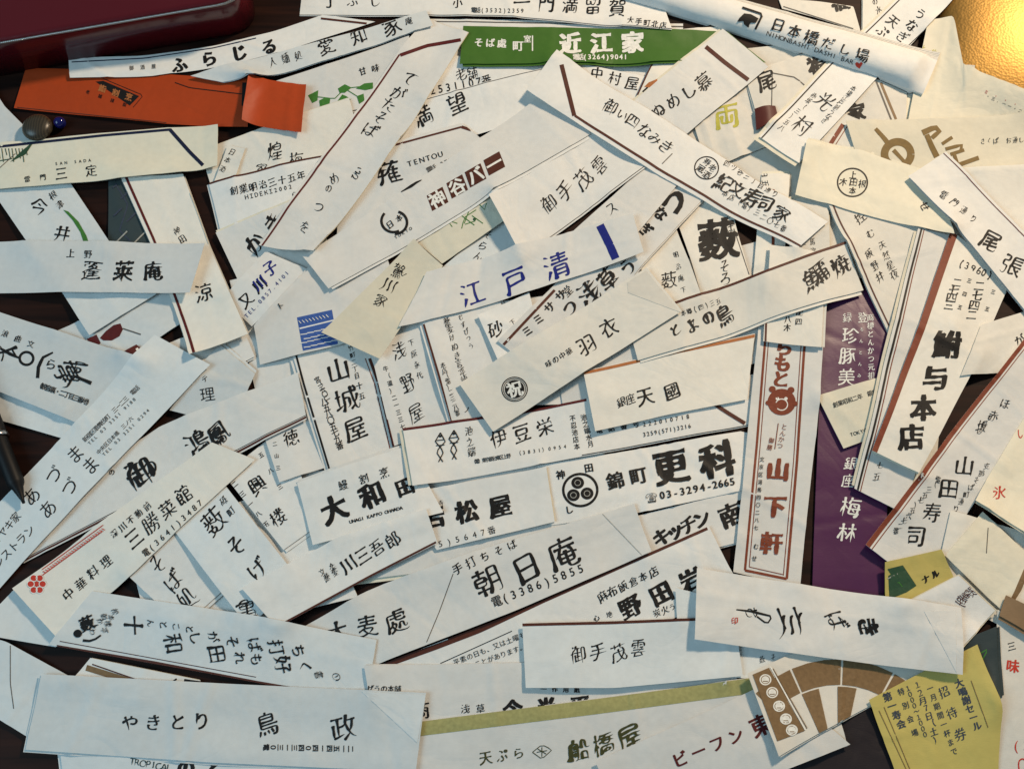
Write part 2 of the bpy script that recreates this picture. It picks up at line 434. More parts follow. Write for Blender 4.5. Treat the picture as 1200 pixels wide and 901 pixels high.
def ribbon(P, w, st=5):
    P = np.asarray(P, float); L = np.hypot(*np.diff(P, axis=0).T).sum(); n = max(2, int(L/st))
    ws = np.interp(np.linspace(0, 1, n), np.linspace(0, 1, len(w)), w) if isinstance(w, (list, tuple)) else np.full(n, w)
    Q = resamp(P, n); t = np.gradient(Q, axis=0); t /= np.hypot(t[:, 0], t[:, 1])[:, None]; nn = np.stack([-t[:, 1], t[:, 0]], 1)
    m = max(2, int(ws.max()/3)+1)
    V = np.stack([Q+nn*ws[:, None]*k for k in np.linspace(.5, -.5, m)], 1).reshape(-1, 2)
    F = [(m*i+j, m*i+j+1, m*i+m+j+1, m*i+m+j) for i in range(n-1) for j in range(m-1)]
    return V, F
def circle(cx, cy, r, n=28, a0=0., a1=2*pi, asp=.94):
    t = np.linspace(a0, a1, n+1); return np.stack([cx+r*np.cos(t), cy-r*asp*np.sin(t)], 1)
def text_geo(txt, x0, y0, x1, y1, size, mode, style, seed):
    n = len(txt); out = []
    ang = atan2(-(y1-y0), x1-x0)
    a = ang if mode == 'h' else ang+pi/2 if mode == 'v' else radians(mode)
    for i, ch in enumerate(txt):
        if ch in ' 　': continue
        f = i/(n-1) if n > 1 else 0
        cx, cy = x0+(x1-x0)*f, y0+(y1-y0)*f
        V, F = glyph(ch, style, seed)
        if len(V) == 0: continue
        sz = size
        ca, sa = cos(a), sin(a)
        if style in ('br', 'cu', 'ck') and size > 9:      # written by hand: no two alike in size, slant and spacing
            rr = np.random.RandomState((ord(ch)*13+i*101+int(x0)) % 99991); q = 1. if style == 'br' else 1.8
            sz *= (1+rr.uniform(-.06, .07)*q)*(.88 if 0x3040 <= ord(ch) <= 0x30ff else 1); cx += rr.normal()*.018*size*q; cy += rr.normal()*.018*size*q
            da = rr.normal()*.035*q; ca, sa = cos(a+da), sin(a+da)
        X = V[:, 0]*sz; Y = V[:, 1]*sz
        out.append((np.stack([cx+X*ca-Y*sa, cy-(X*sa+Y*ca)], 1), F, V[:, 2]))
    return out
def finer(V, F, lv, lim=3.5):      # split long triangles so that large letters follow the creases
    V = [tuple(v) for v in V]; lv = list(lv); st = [(f[0], f[k], f[k+1]) for f in F for k in range(1, len(f)-1)] ; out = []
    while st:
        a, b, c = st.pop(); e_ = [(np.hypot(V[x][0]-V[y][0], V[x][1]-V[y][1]), x, y, z) for x, y, z in ((a, b, c), (b, c, a), (c, a, b))]
        l, x, y, z = max(e_)
        if l <= lim or len(V) > 9000: out.append((a, b, c)); continue
        m = len(V); V.append(((V[x][0]+V[y][0])/2, (V[x][1]+V[y][1])/2)); lv.append(lv[x]); st += [(x, m, z), (m, y, z)]
    return np.array(V), out, np.array(lv)
PART = dict(t='lettering', s='border_stripe', e='border_stripe', p='motif_or_shadow', r='emblem', d='emblem', q='printed_panel', o='motif_or_shadow')
COUNT = [0]
def sleeve(label, T, B, mat='white', deco=(), cat='chopstick sleeve', name='chopstick_sleeve', group='paper chopstick sleeves spread over the table', back=None, **kw):
    COUNT[0] += 1; seed = COUNT[0]
    sh = Sheet(T, B, mat, seed=seed, **kw)
    ctr = sh.V3.mean(0)
    ob = mesh_obj(name, sh.V3-ctr, sh.F, PAPER[mat], None, sh.sm); ob.location = ctr
    tag(ob, label, cat, group)
    acc = Acc(); fl = 0
    if back is None: back = sh.r.rand() < .6 and len(T) <= 4 and name == 'chopstick_sleeve' and not kw.get('tube')
    if back:       # the second sheet of the folded paper shows past the first
        d0, d1 = sh.r.uniform(-.006, .0035, 2)/sh.ln; dv0, dv1 = sh.r.uniform(-.003, .0022, 2)/sh.wd
        n1, m1 = max(8, sh.nu//2), 5
        UU, VV = np.meshgrid(np.linspace(-max(d0, -.01), 1+max(d1, -.01), n1), np.linspace(-max(dv0, -.02), 1+max(dv1, -.02), m1), indexing='ij')
        P = sh.xy(UU, VV); Z = sh.zat(UU, VV)-.00075; ix = np.arange(n1*m1).reshape(n1, m1)
        q = np.stack([ix[:-1, :-1], ix[1:, :-1], ix[1:, 1:], ix[:-1, 1:]], -1).reshape(-1, 4); A = np.concatenate([P, Z[..., None]], -1).reshape(-1, 3); N = len(A)
        Bt = A-np.array([0, 0, .00008]); rg = np.r_[ix[:, 0], ix[-1, 1:], ix[-2::-1, -1], ix[0, -2:0:-1]]; nr = np.roll(rg, -1)
        mesh_obj('back_layer', np.concatenate([A, Bt])-ctr, q.tolist()+(q[:, ::-1]+N).tolist()+np.stack([rg, nr, nr+N, rg+N], -1).tolist(), PAPER['cream' if mat in ('white', 'ivory') and sh.r.rand() < .5 else mat], ob)
    for di, d in enumerate(deco):
        k = d[0]; off = .00010+.000012*min(di, 25)+(.0004 if kw.get('tube') else 0)
        if k == 't':
            _, txt, x0, y0, x1, y1, size, mode, style, c = d[:10]
            for V, F, lv in text_geo(txt, x0, y0, x1, y1, size, mode, style, d[10] if len(d) > 10 else 0):
                if size >= 15 and style not in ('br', 'cu', 'ck'): V, F, lv = finer(V, F, lv)
                P, U, Vv = sh.lay(V, off+.00004); P[:, 2] += lv*.000008; ok = (U > -.001) & (U < 1.001) & (Vv > -.001) & (Vv < 1.001)
                acc.add(('lettering' if size >= 12 else 'small_print', c, di), P, [f for f in F if all(ok[i] for i in f)])
            continue
        if k == 'e':      # line printed along a long edge: side, inset, width (px), colour, u0, u1
            _, side, ins, w, c = d[:5]; u0, u1 = d[5:7] if len(d) > 5 else (0, 1)
            ppm = 1/.00049; wpx = sh.wd*ppm; n = max(4, int(sh.nu*(u1-u0)*1.5))
            u = np.linspace(u0, u1, n); v0, v1 = ins/wpx, (ins+w)/wpx
            if side == 'B': v0, v1 = 1-v1, 1-v0
            m = max(2, int(w/2.5)+1); UU = np.repeat(u, m); VV = np.tile(np.linspace(v0, v1, m), n)
            P = np.concatenate([sh.xy(UU, VV), (sh.zat(UU, VV)+off+.00003)[:, None]], 1)
            acc.add(('border_stripe', c, di), P, [(m*i+j, m*i+j+1, m*i+m+j+1, m*i+m+j) for i in range(n-1) for j in range(m-1)]); continue
        if k == 'f':      # a flap of the same paper folded over
            pts = np.array(d[1], float); n = len(pts); fh = (d[2] if len(d) > 2 else .35)*.001; fm = d[3] if len(d) > 3 else mat
            Q = []
            for i in range(n):
                a, b = pts[i], pts[(i+1) % n]; m = max(1, int(np.hypot(*(b-a))/8))
                Q += [a+(b-a)*t/m for t in range(m)]
            Q = np.array(Q); cpt = Q.mean(0); rings = [Q, cpt+(Q-cpt)*.66, cpt+(Q-cpt)*.33, cpt[None]]
            A = np.concatenate(rings); P, U, Vv = sh.lay(A, .0001+fh); m = len(Q)
            Pb = P[:m].copy(); Pb[:, 2] -= fh+.00005
            F = []
            for rr in range(2):
                F += [(rr*m+i, rr*m+(i+1) % m, (rr+1)*m+(i+1) % m, (rr+1)*m+i) for i in range(m)]
            F += [(2*m+i, 2*m+(i+1) % m, 3*m) for i in range(m)]
            no = len(P)+m; F2 = [(no+i, no+(i+1) % m, len(P)+(i+1) % m, len(P)+i) for i in range(m)]
            mesh_obj('folded_flap', np.concatenate([P, Pb, P[:m]])-ctr, F+F2, PAPER[fm], ob, [True]*len(F)+[False]*len(F2)); continue
        if k == 's': V, F = ribbon(d[1], d[2]); c = d[3]
        elif k == 'r':
            _, cx, cy, r, w, c = d[:6]; a0, a1 = d[6:8] if len(d) > 6 else (0, 2*pi); V, F = ribbon(circle(cx, cy, r, 32, a0, a1), w, 1.5)
        elif k == 'd':
            _, cx, cy, r, c = d; V = np.concatenate([circle(cx, cy, r, 24)[:-1], circle(cx, cy, r*.66, 24)[:-1], circle(cx, cy, r*.33, 24)[:-1], [[cx, cy]]]); F = [(24*k+i, 24*k+(i+1) % 24, 24*k+24+(i+1) % 24, 24*k+24+i) for k in (0, 1) for i in range(24)]+[(48+i, 48+(i+1) % 24, 72) for i in range(24)]
        elif k == 'q':
            p = np.array(d[1], float); c = d[2]
            nu = max(2, int(np.hypot(*(p[1]-p[0]))/3)); nv = max(2, int(np.hypot(*(p[3]-p[0]))/3))
            V = np.array([(p[0]*(1-i/nu)+p[1]*i/nu)*(1-j/nv)+(p[3]*(1-i/nu)+p[2]*i/nu)*j/nv for i in range(nu+1) for j in range(nv+1)])
            F = [(i*(nv+1)+j, (i+1)*(nv+1)+j, (i+1)*(nv+1)+j+1, i*(nv+1)+j+1) for i in range(nu) for j in range(nv)]
        elif k in ('p', 'o'):     # filled outline
            V = np.array(d[1], float); c = d[2]
            from mathutils.geometry import tessellate_polygon
            F = [tuple(f) for f in tessellate_polygon([[(*v, 0) for v in V]])]
            for _q in range(2):      # finer, so that it follows the paper
                V2, F2 = list(map(tuple, V)), []
                for a, b, c_ in F:
                    m = len(V2); V2 += [tuple((np.array(V2[x])+np.array(V2[y]))/2) for x, y in ((a, b), (b, c_), (c_, a))]
                    F2 += [(a, m, m+2), (m, b, m+1), (m+2, m+1, c_), (m, m+1, m+2)]
                V, F = np.array(V2), F2
            off += .00005
        P, U, Vv = sh.lay(V, off); ok = (U > -.02) & (U < 1.02) & (Vv > -.03) & (Vv < 1.03)
        acc.add((PART[k], c, di if k == 's' and np.max(d[2]) >= 2 else -1), P, [f for f in F if all(ok[i] for i in f)])
    for (pn, c, *_i), (VV, FF, _) in acc.items():
        if not FF: continue
        VV = np.concatenate(VV); used = sorted({i for f in FF for i in f}); mp = {a: i for i, a in enumerate(used)}
        mesh_obj(pn, VV[used]-ctr, [tuple(mp[i] for i in f) for f in FF], INK[c], ob)
    return ob, sh

# ------------------------------------------------------------------ the table
def wood():
    m, nt, b = new_mat('dark_wood'); L = nt.links.new
    tc = nt.nodes.new('ShaderNodeTexCoord'); mp = nt.nodes.new('ShaderNodeMapping'); mp.inputs['Scale'].default_value = (9, 90, 9)
    mp.inputs['Rotation'].default_value = (0, 0, -.35)
    n = nt.nodes.new('ShaderNodeTexNoise'); n.inputs['Scale'].default_value = 1.6; n.inputs['Detail'].default_value = 8; n.inputs['Distortion'].default_value = .6
    cr = nt.nodes.new('ShaderNodeValToRGB'); cr.color_ramp.elements[0].color = (.006, .002, .0012, 1); cr.color_ramp.elements[1].color = (.028, .009, .005, 1)
    cr.color_ramp.elements[0].position = .3; cr.color_ramp.elements[1].position = .75
    L(tc.outputs['Object'], mp.inputs['Vector']); L(mp.outputs['Vector'], n.inputs['Vector']); L(n.outputs['Fac'], cr.inputs['Fac'])
    L(cr.outputs['Color'], b.inputs['Base Color']); b.inputs['Roughness'].default_value = .6; b.inputs['Specular IOR Level'].default_value = .15
    bp = nt.nodes.new('ShaderNodeBump'); bp.inputs['Strength'].default_value = .12; bp.inputs['Distance'].default_value = .001
    L(n.outputs['Fac'], bp.inputs['Height']); L(bp.outputs['Normal'], b.inputs['Normal'])
    return m
tb = mesh_obj('tabletop', [(x, y, z) for z in (-.03, 0) for x, y in ((-.75, -.6), (.75, -.6), (.75, .85), (-.75, .85))],
              [(4, 5, 6, 7), (3, 2, 1, 0), (0, 1, 5, 4), (1, 2, 6, 5), (2, 3, 7, 6), (3, 0, 4, 7)], wood())
tb['kind'] = 'structure'

def prism(bm_pts, z0, z1, bevel):      # rounded slab from an outline on the table
    n = len(bm_pts); V = []; F = []; c = np.mean(bm_pts, 0); prof = [(0, 1), (.0, 0)]
    lay = [(z0, 0)] + [(z1-bevel+bevel*sin(a), bevel*(1-cos(a))) for a in np.linspace(0, pi/2, 6)]
    P = np.array(bm_pts); t = np.roll(P, -1, 0)-np.roll(P, 1, 0); t /= np.hypot(t[:, 0], t[:, 1])[:, None]; nn = np.stack([-t[:, 1], t[:, 0]], 1)
    for z, ins in lay: V += [(*p, z) for p in (P+nn*ins)]
    for k in range(len(lay)-1): F += [(k*n+i, k*n+(i+1) % n, (k+1)*n+(i+1) % n, (k+1)*n+i) for i in range(n)]
    F.append(tuple(range((len(lay)-1)*n, len(lay)*n))); F.append(tuple(range(n))[::-1])
    return V, F
def rounded(poly, r, n=6):
    out = []; m = len(poly)
    for i in range(m):
        a, b, c = (np.array(poly[(i+k) % m], float) for k in (-1, 0, 1))
        u = (a-b)/np.hypot(*(a-b)); v = (c-b)/np.hypot(*(c-b))
        p0, p1 = b+u*r, b+v*r
        for k in range(n+1):
            q = k/n; out.append((1-q)**2*p0+2*q*(1-q)*b+q*q*p1)
    return out
# gold pebbled lid
m_g, nt, b = new_mat('gold_foil'); L = nt.links.new
b.inputs['Base Color'].default_value = (.34, .20, .055, 1); b.inputs['Metallic'].default_value = .85; b.inputs['Roughness'].default_value = .48
tc = nt.nodes.new('ShaderNodeTexCoord'); vo = nt.nodes.new('ShaderNodeTexVoronoi'); vo.inputs['Scale'].default_value = 620
n2 = nt.nodes.new('ShaderNodeTexNoise'); n2.inputs['Scale'].default_value = 180
ad = nt.nodes.new('ShaderNodeMath'); ad.operation = 'ADD'; bp = nt.nodes.new('ShaderNodeBump'); bp.inputs['Strength'].default_value = .10; bp.inputs['Distance'].default_value = .0012
L(tc.outputs['Object'], vo.inputs['Vector']); L(tc.outputs['Object'], n2.inputs['Vector']); L(vo.outputs['Distance'], ad.inputs[0]); L(n2.outputs['Fac'], ad.inputs[1]); L(ad.outputs[0], bp.inputs['Height']); L(bp.outputs['Normal'], b.inputs['Normal'])
gq = at([(1098, -70), (1330, -70), (1330, 190), (1100, 104)], .004); n = 40
UU, VV = np.meshgrid(np.linspace(0, 1, n+1), np.linspace(0, 1, n+1), indexing='ij')
gp = (gq[0]*((1-UU)*(1-VV))[..., None]+gq[1]*(UU*(1-VV))[..., None]+gq[2]*(UU*VV)[..., None]+gq[3]*((1-UU)*VV)[..., None])
gz = .001+.017*(np.clip(4*UU*(1-UU), 0, 1)*np.clip(4*VV*(1-VV), 0, 1))**.6
G3 = np.concatenate([gp, gz[..., None]], -1).reshape(-1, 3); ix = np.arange((n+1)**2).reshape(n+1, n+1)
q = np.stack([ix[:-1, :-1], ix[:-1, 1:], ix[1:, 1:], ix[1:, :-1]], -1).reshape(-1, 4)
ctr = np.array([*gq.mean(0), 0]); bo = G3*np.array([1, 1, 0])+np.array([0, 0, .0003]); rg = np.r_[ix[:, 0], ix[-1, 1:], ix[-2::-1, -1], ix[0, -2:0:-1]]; nr = np.roll(rg, -1); N = len(G3)
go = mesh_obj('gold_lid', np.concatenate([G3, bo])-ctr, q.tolist()+(q[:, ::-1]+N).tolist()+np.stack([rg, nr, nr+N, rg+N], -1).tolist(), m_g, None, [True]*len(q)+[False]*(len(q)+len(rg))); go.location = ctr
tag(go, 'shiny gold lid with a pebbled surface in the top right corner', 'lid')
uf = np.linspace(0, 1, n*8)
U2, V2 = np.meshgrid(uf, uf, indexing='ij'); g2 = (gq[0]*((1-U2)*(1-V2))[..., None]+gq[1]*(U2*(1-V2))[..., None]+gq[2]*(U2*V2)[..., None]+gq[3]*((1-U2)*V2)[..., None])
z2 = .0015+.017*(np.clip(4*U2*(1-U2), 0, 1)*np.clip(4*V2*(1-V2), 0, 1))**.6
fi = ((g2[..., 0]-X0)/CELL).astype(int); fj = ((g2[..., 1]-Y0)/CELL).astype(int); okk = (fi >= 0) & (fi < NX) & (fj >= 0) & (fj < NY)
np.maximum.at(FIELD, (fj[okk], fi[okk]), z2[okk])

t = lambda txt, x0, y0, x1, y1, size, mode='h', style='br', c='k', seed=0: ('t', txt, x0, y0, x1, y1, size, mode, style, c, seed)
e = lambda *a: ('e',)+a
s = lambda *a: ('s',)+a
S = sleeve
# ================================================================== the pile, lowest sheets first
# -- hidden and half hidden sheets
S('plain white sleeve lying under the green one at the top edge', [(490, 24), (800, 30)], [(486, 84), (800, 100)], deco=[e('T', 4, 2, 'g')])
S('white sleeve with a small printed number, partly under the left end of the green sleeve', [(470, 62), (660, 82)], [(500, 122), (650, 112)], deco=[t('2531107番', 507, 106, 570, 94, 13, 'h', 'sm', 'k'), t('老舗', 540, 88, 552, 85, 15, 'h', 'cu')])
S('white sleeve with two fat brush characters half under the diagonal sleeve at top centre', [(440, 134), (640, 84)], [(450, 192), (670, 128)], deco=[e('T', 1, 1, 'g'), t('満望', 496, 136, 536, 122, 26, 'h', 'br')])
S('white sleeve with three upright dark characters just below the green sleeve', [(640, 74), (790, 100)], [(640, 130), (790, 160)], deco=[t('中村屋', 699, 86, 741, 98, 17, 'h', 'br')])
S('white sleeve with heart shaped ivy leaves in green beside the orange sleeve', [(322, 98), (480, 46)], [(345, 152), (480, 118)], deco=[
    ('p', [(361, 112), (373, 106), (372, 118), (366, 121)], 'gr'), ('p', [(374, 118), (380, 115), (387, 116), (386, 123), (380, 131), (375, 126)], 'gr'),
    ('p', [(393, 122), (401, 111), (406, 113), (411, 117), (404, 123)], 'gr'), ('p', [(396, 104), (404, 99), (412, 103), (404, 109), (398, 109)], 'gr'),
    ('p', [(417, 104), (427, 98), (437, 97), (437, 104), (428, 106)], 'gr'), ('p', [(418, 113), (426, 110), (427, 118), (421, 122)], 'gr'),
    s([(366, 113), (392, 116), (404, 104), (436, 100)], 1, 'gr'), s([(404, 104), (420, 114)], 1, 'gr'), t('甘味', 425, 84, 440, 80, 10), t('ゆいな', 384, 133, 400, 130, 6, 'h', 'sm'), e('B', 2, 1.5, 'g')])
S('cream sleeve with three small brush characters in the shade of the orange sleeve', [(235, 178), (410, 118)], [(250, 226), (425, 178)], 'ivory', [
    t('家', 308, 198, 308, 198, 17, 0, 'cu'), t('煌', 322, 177, 322, 177, 20, 0, 'cu'), t('梅', 347, 187, 347, 187, 20, 0, 'cu')])
S('narrow cream slip with three tiny characters at the tip of the navy barred sleeve', [(268, 172), (252, 214)], [(288, 176), (272, 222)], 'ivory', [t('日本酒', 272, 178, 261, 198, 9, 'v', 'cu')])
S('white sleeve printed with a line of dark numerals under a brown cord border', [(247, 219), (395, 183)], [(259, 272), (410, 232)], deco=[e('T', 0, 2.5, 'br'), t('創業明治三十五年', 274, 224, 353, 206, 11), t('ＨＩＤＥＫＩ2002', 289, 231, 340, 219, 7, 'h', 'sm'),
    t('ら', 345, 228, 345, 228, 8)])
S('white sleeve with heavy cursive strokes peeping from under the long diagonal brown edged one', [(254, 275), (362, 232)], [(290, 352), (385, 300)], deco=[t('かき', 298, 284, 318, 262, 28, 'h', 'ck')])
S('white sleeve with a white strip lying below three small cursive characters near centre top', [(560, 205), (700, 120)], [(600, 250), (740, 165)])
S('white sheet in the gap left of the centre under several sleeves', [(270, 330), (420, 300)], [(300, 460), (460, 420)])
S('white sheet under the middle of the pile below the blue lettering', [(470, 370), (780, 330)], [(500, 480), (800, 470)])
S('white sheet under the pile just right of the middle', [(640, 350), (900, 280)], [(660, 480), (910, 420)])
S('white backing sheet under the long sleeves near the lower middle', [(300, 560), (700, 520)], [(340, 690), (760, 640)])
S('pale sheet under the lower left sleeves', [(150, 640), (360, 560)], [(180, 760), (420, 700)])
S('white sheet under the top right sleeves', [(760, 70), (960, 50)], [(780, 200), (960, 260)], 'ivory')
S('ivory sheet under the long brown striped sleeves at right', [(960, 60), (1130, 90)], [(950, 330), (1130, 320)], 'ivory')
# left side
S('bluish white sleeve whose rounded shoulder shows at the lower left corner', [(-60, 734), (10, 752), (86, 794)], [(-60, 832), (0, 842), (34, 863)], 'cool', [s([(12, 756), (12, 800), (16, 830)], 1, 'g')], lift=(0, 1))
S('pale sleeve with a greenish word along its lower edge at the bottom left', [(72, 880), (490, 884)], [(80, 960), (490, 960)], 'cool', [t('TROPICAL', 155, 892, 198, 899, 12, 'h', 'br', 'te'), t('のと', 218, 899, 252, 899, 22, 'h', 'hv')])
S('white sleeve with a short gold bar peeping between two horizontal sleeves at lower left', [(108, 771), (236, 797)], [(84, 800), (226, 835)], 'white', [s([(101, 782), (150, 797)], 7, 'tan'), s([(108, 778), (160, 796)], 1.5, 'br'), s([(200, 800), (214, 790)], 2, 'k'), s([(216, 795), (250, 800)], 6, 'k')])
S('blank blue shaded sleeve end at the left edge below the flower seal', [(18, 690), (112, 700)], [(-30, 742), (66, 758)], 'cool')
S('pale sleeve tucked under the big round cursive one at far left', [(-30, 446), (104, 488)], [(-30, 484), (80, 516)], 'cool')
S('grey white sleeve with a maroon gourd emblem by the left edge', [(66, 390), (230, 318)], [(140, 432), (250, 355)], 'cool', [
    ('p', [(102, 397), (113, 392), (118, 402), (112, 407), (104, 403)], 'mar'), ('p', [(117, 396), (124, 388), (133, 381), (141, 379), (144, 386), (140, 394), (131, 399), (121, 399)], 'mar'), ('d', 131, 389, 3.2, 'w'), s([(144, 385), (165, 392)], 1.5, 'g')])
S('small maroon striped slip end beside the gourd emblem', [(140, 424), (162, 406)], [(160, 440), (180, 420)], 'maroon', [s([(160, 408), (172, 426)], 3, 'w'), s([(165, 404), (176, 422)], 2, 'w')])
S('white sleeve in blue shade below the sleeve with the right angled fold', [(165, 420), (280, 372)], [(205, 470), (300, 420)], 'white', [t('・・', 192, 396, 198, 392, 9)])
S('white sleeve with one thin character above the long dark double lines', [(200, 482), (258, 405)], [(274, 500), (300, 440)], 'cool', [t('理', 243, 462, 243, 462, 18, 8, 'go'), t('テ', 240, 444, 240, 444, 10, 30)])
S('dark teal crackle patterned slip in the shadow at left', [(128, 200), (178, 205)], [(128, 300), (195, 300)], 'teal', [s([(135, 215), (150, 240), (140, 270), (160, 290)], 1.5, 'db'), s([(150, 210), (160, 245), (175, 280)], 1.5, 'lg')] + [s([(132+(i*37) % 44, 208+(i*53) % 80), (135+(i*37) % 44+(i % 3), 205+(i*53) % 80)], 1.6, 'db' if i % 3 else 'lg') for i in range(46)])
S('white sleeve with a green leaf stroke and two brush characters at left', [(-22, 205), (75, 345), (108, 396)], [(72, 199), (140, 300), (186, 348)], 'cool', [
    t('今', 46, 243, 46, 243, 22, -10, 'br'), t('井', 73, 275, 73, 275, 22, -12, 'br'), t('根津', 62, 229, 70, 240, 10, 'v'), ('p', [(74, 246), (80, 248), (92, 260), (101, 276), (106, 290), (100, 290), (94, 272), (85, 258)], 'gr')], lift=(0, .5))
S('white sleeve crossing the top left edge behind the cream one with the navy bar', [(-30, 70), (8, 128), (46, 166)], [(-60, 180), (-30, 190), (20, 200)], 'cool')
S('pale blue grey sleeve with one huge looping brush word by the left edge', [(-30, 356), (194, 432)], [(-30, 448), (60, 484), (120, 508)], 'cool', [
    t('よ', 8, 412, 8, 412, 34, -70, 'cu'), ('r', 31, 420, 8, 3, 'k'), s([(0, 408), (14, 416), (24, 420)], [2.5, 4, 2], 'k'), s([(62, 413), (50, 419), (45, 430), (44, 443)], [2, 4, 4], 'k'), t('ら', 60, 427, 60, 427, 18, -20, 'br'), t('亭', 78, 438, 78, 438, 28, -65, 'br'),
    t('亭', 84, 440, 84, 440, 34, -20, 'cu'), s([(88, 441), (107, 449)], [3, 4.5], 'k'), t('浪 曲 文', 6, 391, 36, 403, 9), t('（観音裏・二丁目三番地）', 46, 451, 105, 472, 8, 'h', 'sm')])
# middle left
S('white sleeve with fine vertical lettering and a small cursive word at the lower left', [(148, 672), (205, 620)], [(215, 735), (265, 690)], 'white', [t('そば処', 185, 660, 222, 700, 27, 'v', 'cu')])
S('white sleeve with two brush characters running down beside the one with red meander border', [(205, 622), (292, 735)], [(262, 566), (352, 680)], 'cool', [t('薮そげ', 250, 610, 302, 668, 30, 'v', 'br'), t('砥町', 262, 587, 270, 599, 11, 'v', 'cu'), t('亀', 290, 716, 290, 716, 28, 5, 'cu')])
S('white sleeve with three spaced characters and a thin column of numerals left of centre', [(262, 556), (333, 645)], [(330, 500), (376, 614)], 'white', [t('興楼', 302, 568, 325, 606, 22, 'v', 'br'), t('二三一八五', 275, 567, 312, 614, 8, 'v', 'sm'), t('五八三', 306, 533, 328, 570, 7, 'v', 'sm'), s([(333, 645), (376, 614)], 1, 'g')])
S('white sleeve with one small character and a dashed end line, left of a black rule', [(296, 470), (330, 568)], [(352, 440), (388, 548)], 'white', [t('徳', 342, 513, 342, 513, 20, 10, 'br'), t('二山三', 322, 520, 326, 548, 6, 'v', 'sm'), s([(352, 560), (386, 549)], 1.2, 'k'), t('徳', 320, 434, 320, 434, 18, 0), t('文京区', 335, 425, 342, 445, 7, 'v', 'sm')])
S('white sleeve between a black rule and a brown line with three large characters running down', [(338, 400), (388, 560)], [(432, 385), (470, 545)], 'white', [
    s([(347, 416), (356, 450), (386, 550)], 2.4, 'k'), s([(433, 420), (444, 450), (463, 529)], 3.5, 'br'), s([(428, 420), (439, 450), (457, 526)], 1, 'rb'),
    t('山城屋', 396, 434, 416, 503, 30, 'v', 'br'), t('宮（三六〇二）', 372, 445, 385, 470, 8, 'v', 'sm'), t('八五八〇五七九番', 380, 470, 398, 522, 10, 'v', 'sm'), t('竹町二丁目', 411, 408, 418, 440, 8, 'v', 'cu'), t('十五', 421, 452, 424, 464, 9, 'v')])
S('white sleeve with three thin characters down its middle between two slanting cord borders', [(432, 400), (462, 525)], [(502, 370), (530, 500)], 'white', [
    t('浅野屋', 468, 412, 488, 484, 22, 'v', 'cu'), t('下原永代', 482, 402, 492, 440, 9, 'v', 'cu'), t('牛（道）二一三三七', 452, 432, 472, 500, 7, 'v', 'sm'), s([(440, 440), (462, 528)], 3, 'mar')])
S('white sleeve covered in two columns of running script right of a cord border', [(494, 376), (530, 500)], [(584, 345), (618, 470)], 'white', [
    s([(496, 380), (514, 440), (528, 494)], 3.2, 'br'), s([(491, 384), (520, 494)], 1, 'g'), t('蕎麦けぬき言亭語', 524, 376, 544, 446, 11, 'v', 'cu'), t('むすびつう', 540, 372, 552, 405, 8, 'v', 'cu'), t('本店（電）二三二八番', 519, 428, 536, 484, 8, 'v', 'cu'), t('ノ', 547, 480, 547, 480, 8)])
S('white sleeve with one brisk brush character under the brown edged diagonal sleeve', [(560, 372), (592, 445)], [(620, 345), (640, 425)], 'white', [t('砂', 581, 386, 581, 386, 20, 10, 'br'), t('下', 601, 378, 601, 378, 8, 30, 'cu'), t('ちか、', 572, 408, 576, 428, 7, 'v', 'cu')])
S('white sleeve with blue curly lettering and a blue telephone number', [(262, 352), (312, 296), ], [(296, 384), (366, 319)], 'white', [t('又川', 288, 352, 304, 334, 17, 38, 'br', 'k'), t('子', 317, 314, 317, 314, 18, 30, 'br', 'b'), t('川', 304, 331, 304, 331, 18, 38, 'br', 'b'), t('TEL.0857.4101', 289, 370, 336, 320, 7, 'h', 'go', 'b')])
S('white sleeve with a dense blue wave pattern block', [(299, 384), (372, 310), (440, 262)], [(305, 428), (400, 406), (480, 380)], 'white', [('q', [(348, 372), (389, 363), (396, 403), (355, 411)], 'bl'), s([(351, 385), (392, 375)], 1.5, 'w')]
  + [s([(352+i*8+4*(j % 2), 392+j*5-i*1.9), (356+i*8+4*(j % 2), 389+j*5-i*1.9), (360+i*8+4*(j % 2), 391+j*5-i*1.9)], 1, 'w') for j in range(4) for i in range(5)] + [s([(350+i*4, 376-i*.9), (353+i*4, 379-i*.9)], .8, 'w') for i in range(9)] + [t('ト', 329, 359, 329, 359, 12, 30)], bow=.6)
# top
S('white sleeve with dark dotted left edge and an orange leaf motif below the green sleeve', [(783, 36), (741, 124)], [(846, 30), (850, 130)], 'ivory', [e('T', 0, 2, 'br'), ('p', [(755, 102), (760, 97), (779, 89), (772, 98), (762, 103)], 'or_'), s([(753, 108), (762, 100)], 2, 'k'), t('に', 783, 46, 783, 46, 14, 40)])
S('dark green sleeve with white lettering near the top edge', [(543, 33), (700, 36), (852, 39)], [(539, 79), (700, 79), (897, 75)], 'green', [
    t('そば處', 561, 50, 588, 51, 11, 'h', 'bo', 'w'), t('町', 607, 54, 607, 54, 13, 0, 'bo', 'w'), t('室', 618, 46, 618, 46, 9, 0, 'bo', 'w'), s([(624, 42), (624, 60)], 1.5, 'w'), t('近江家', 668, 51, 741, 50, 26, 'h', 'hv', 'w'), t('電話(3264)9041', 675, 67, 733, 67, 8, 'h', 'bo', 'w'), s([(540, 78), (767, 78)], 1.6, 'w')], lift=(.6, .3))
S('white sleeve with a yellow brush character half under the sleeve with the brown end bar', [(800, 110), (880, 85)], [(830, 200), (905, 170)], 'ivory', [t('両', 851, 136, 851, 136, 32, 8, 'br', 'ly')], crump=1.6, crease=5)
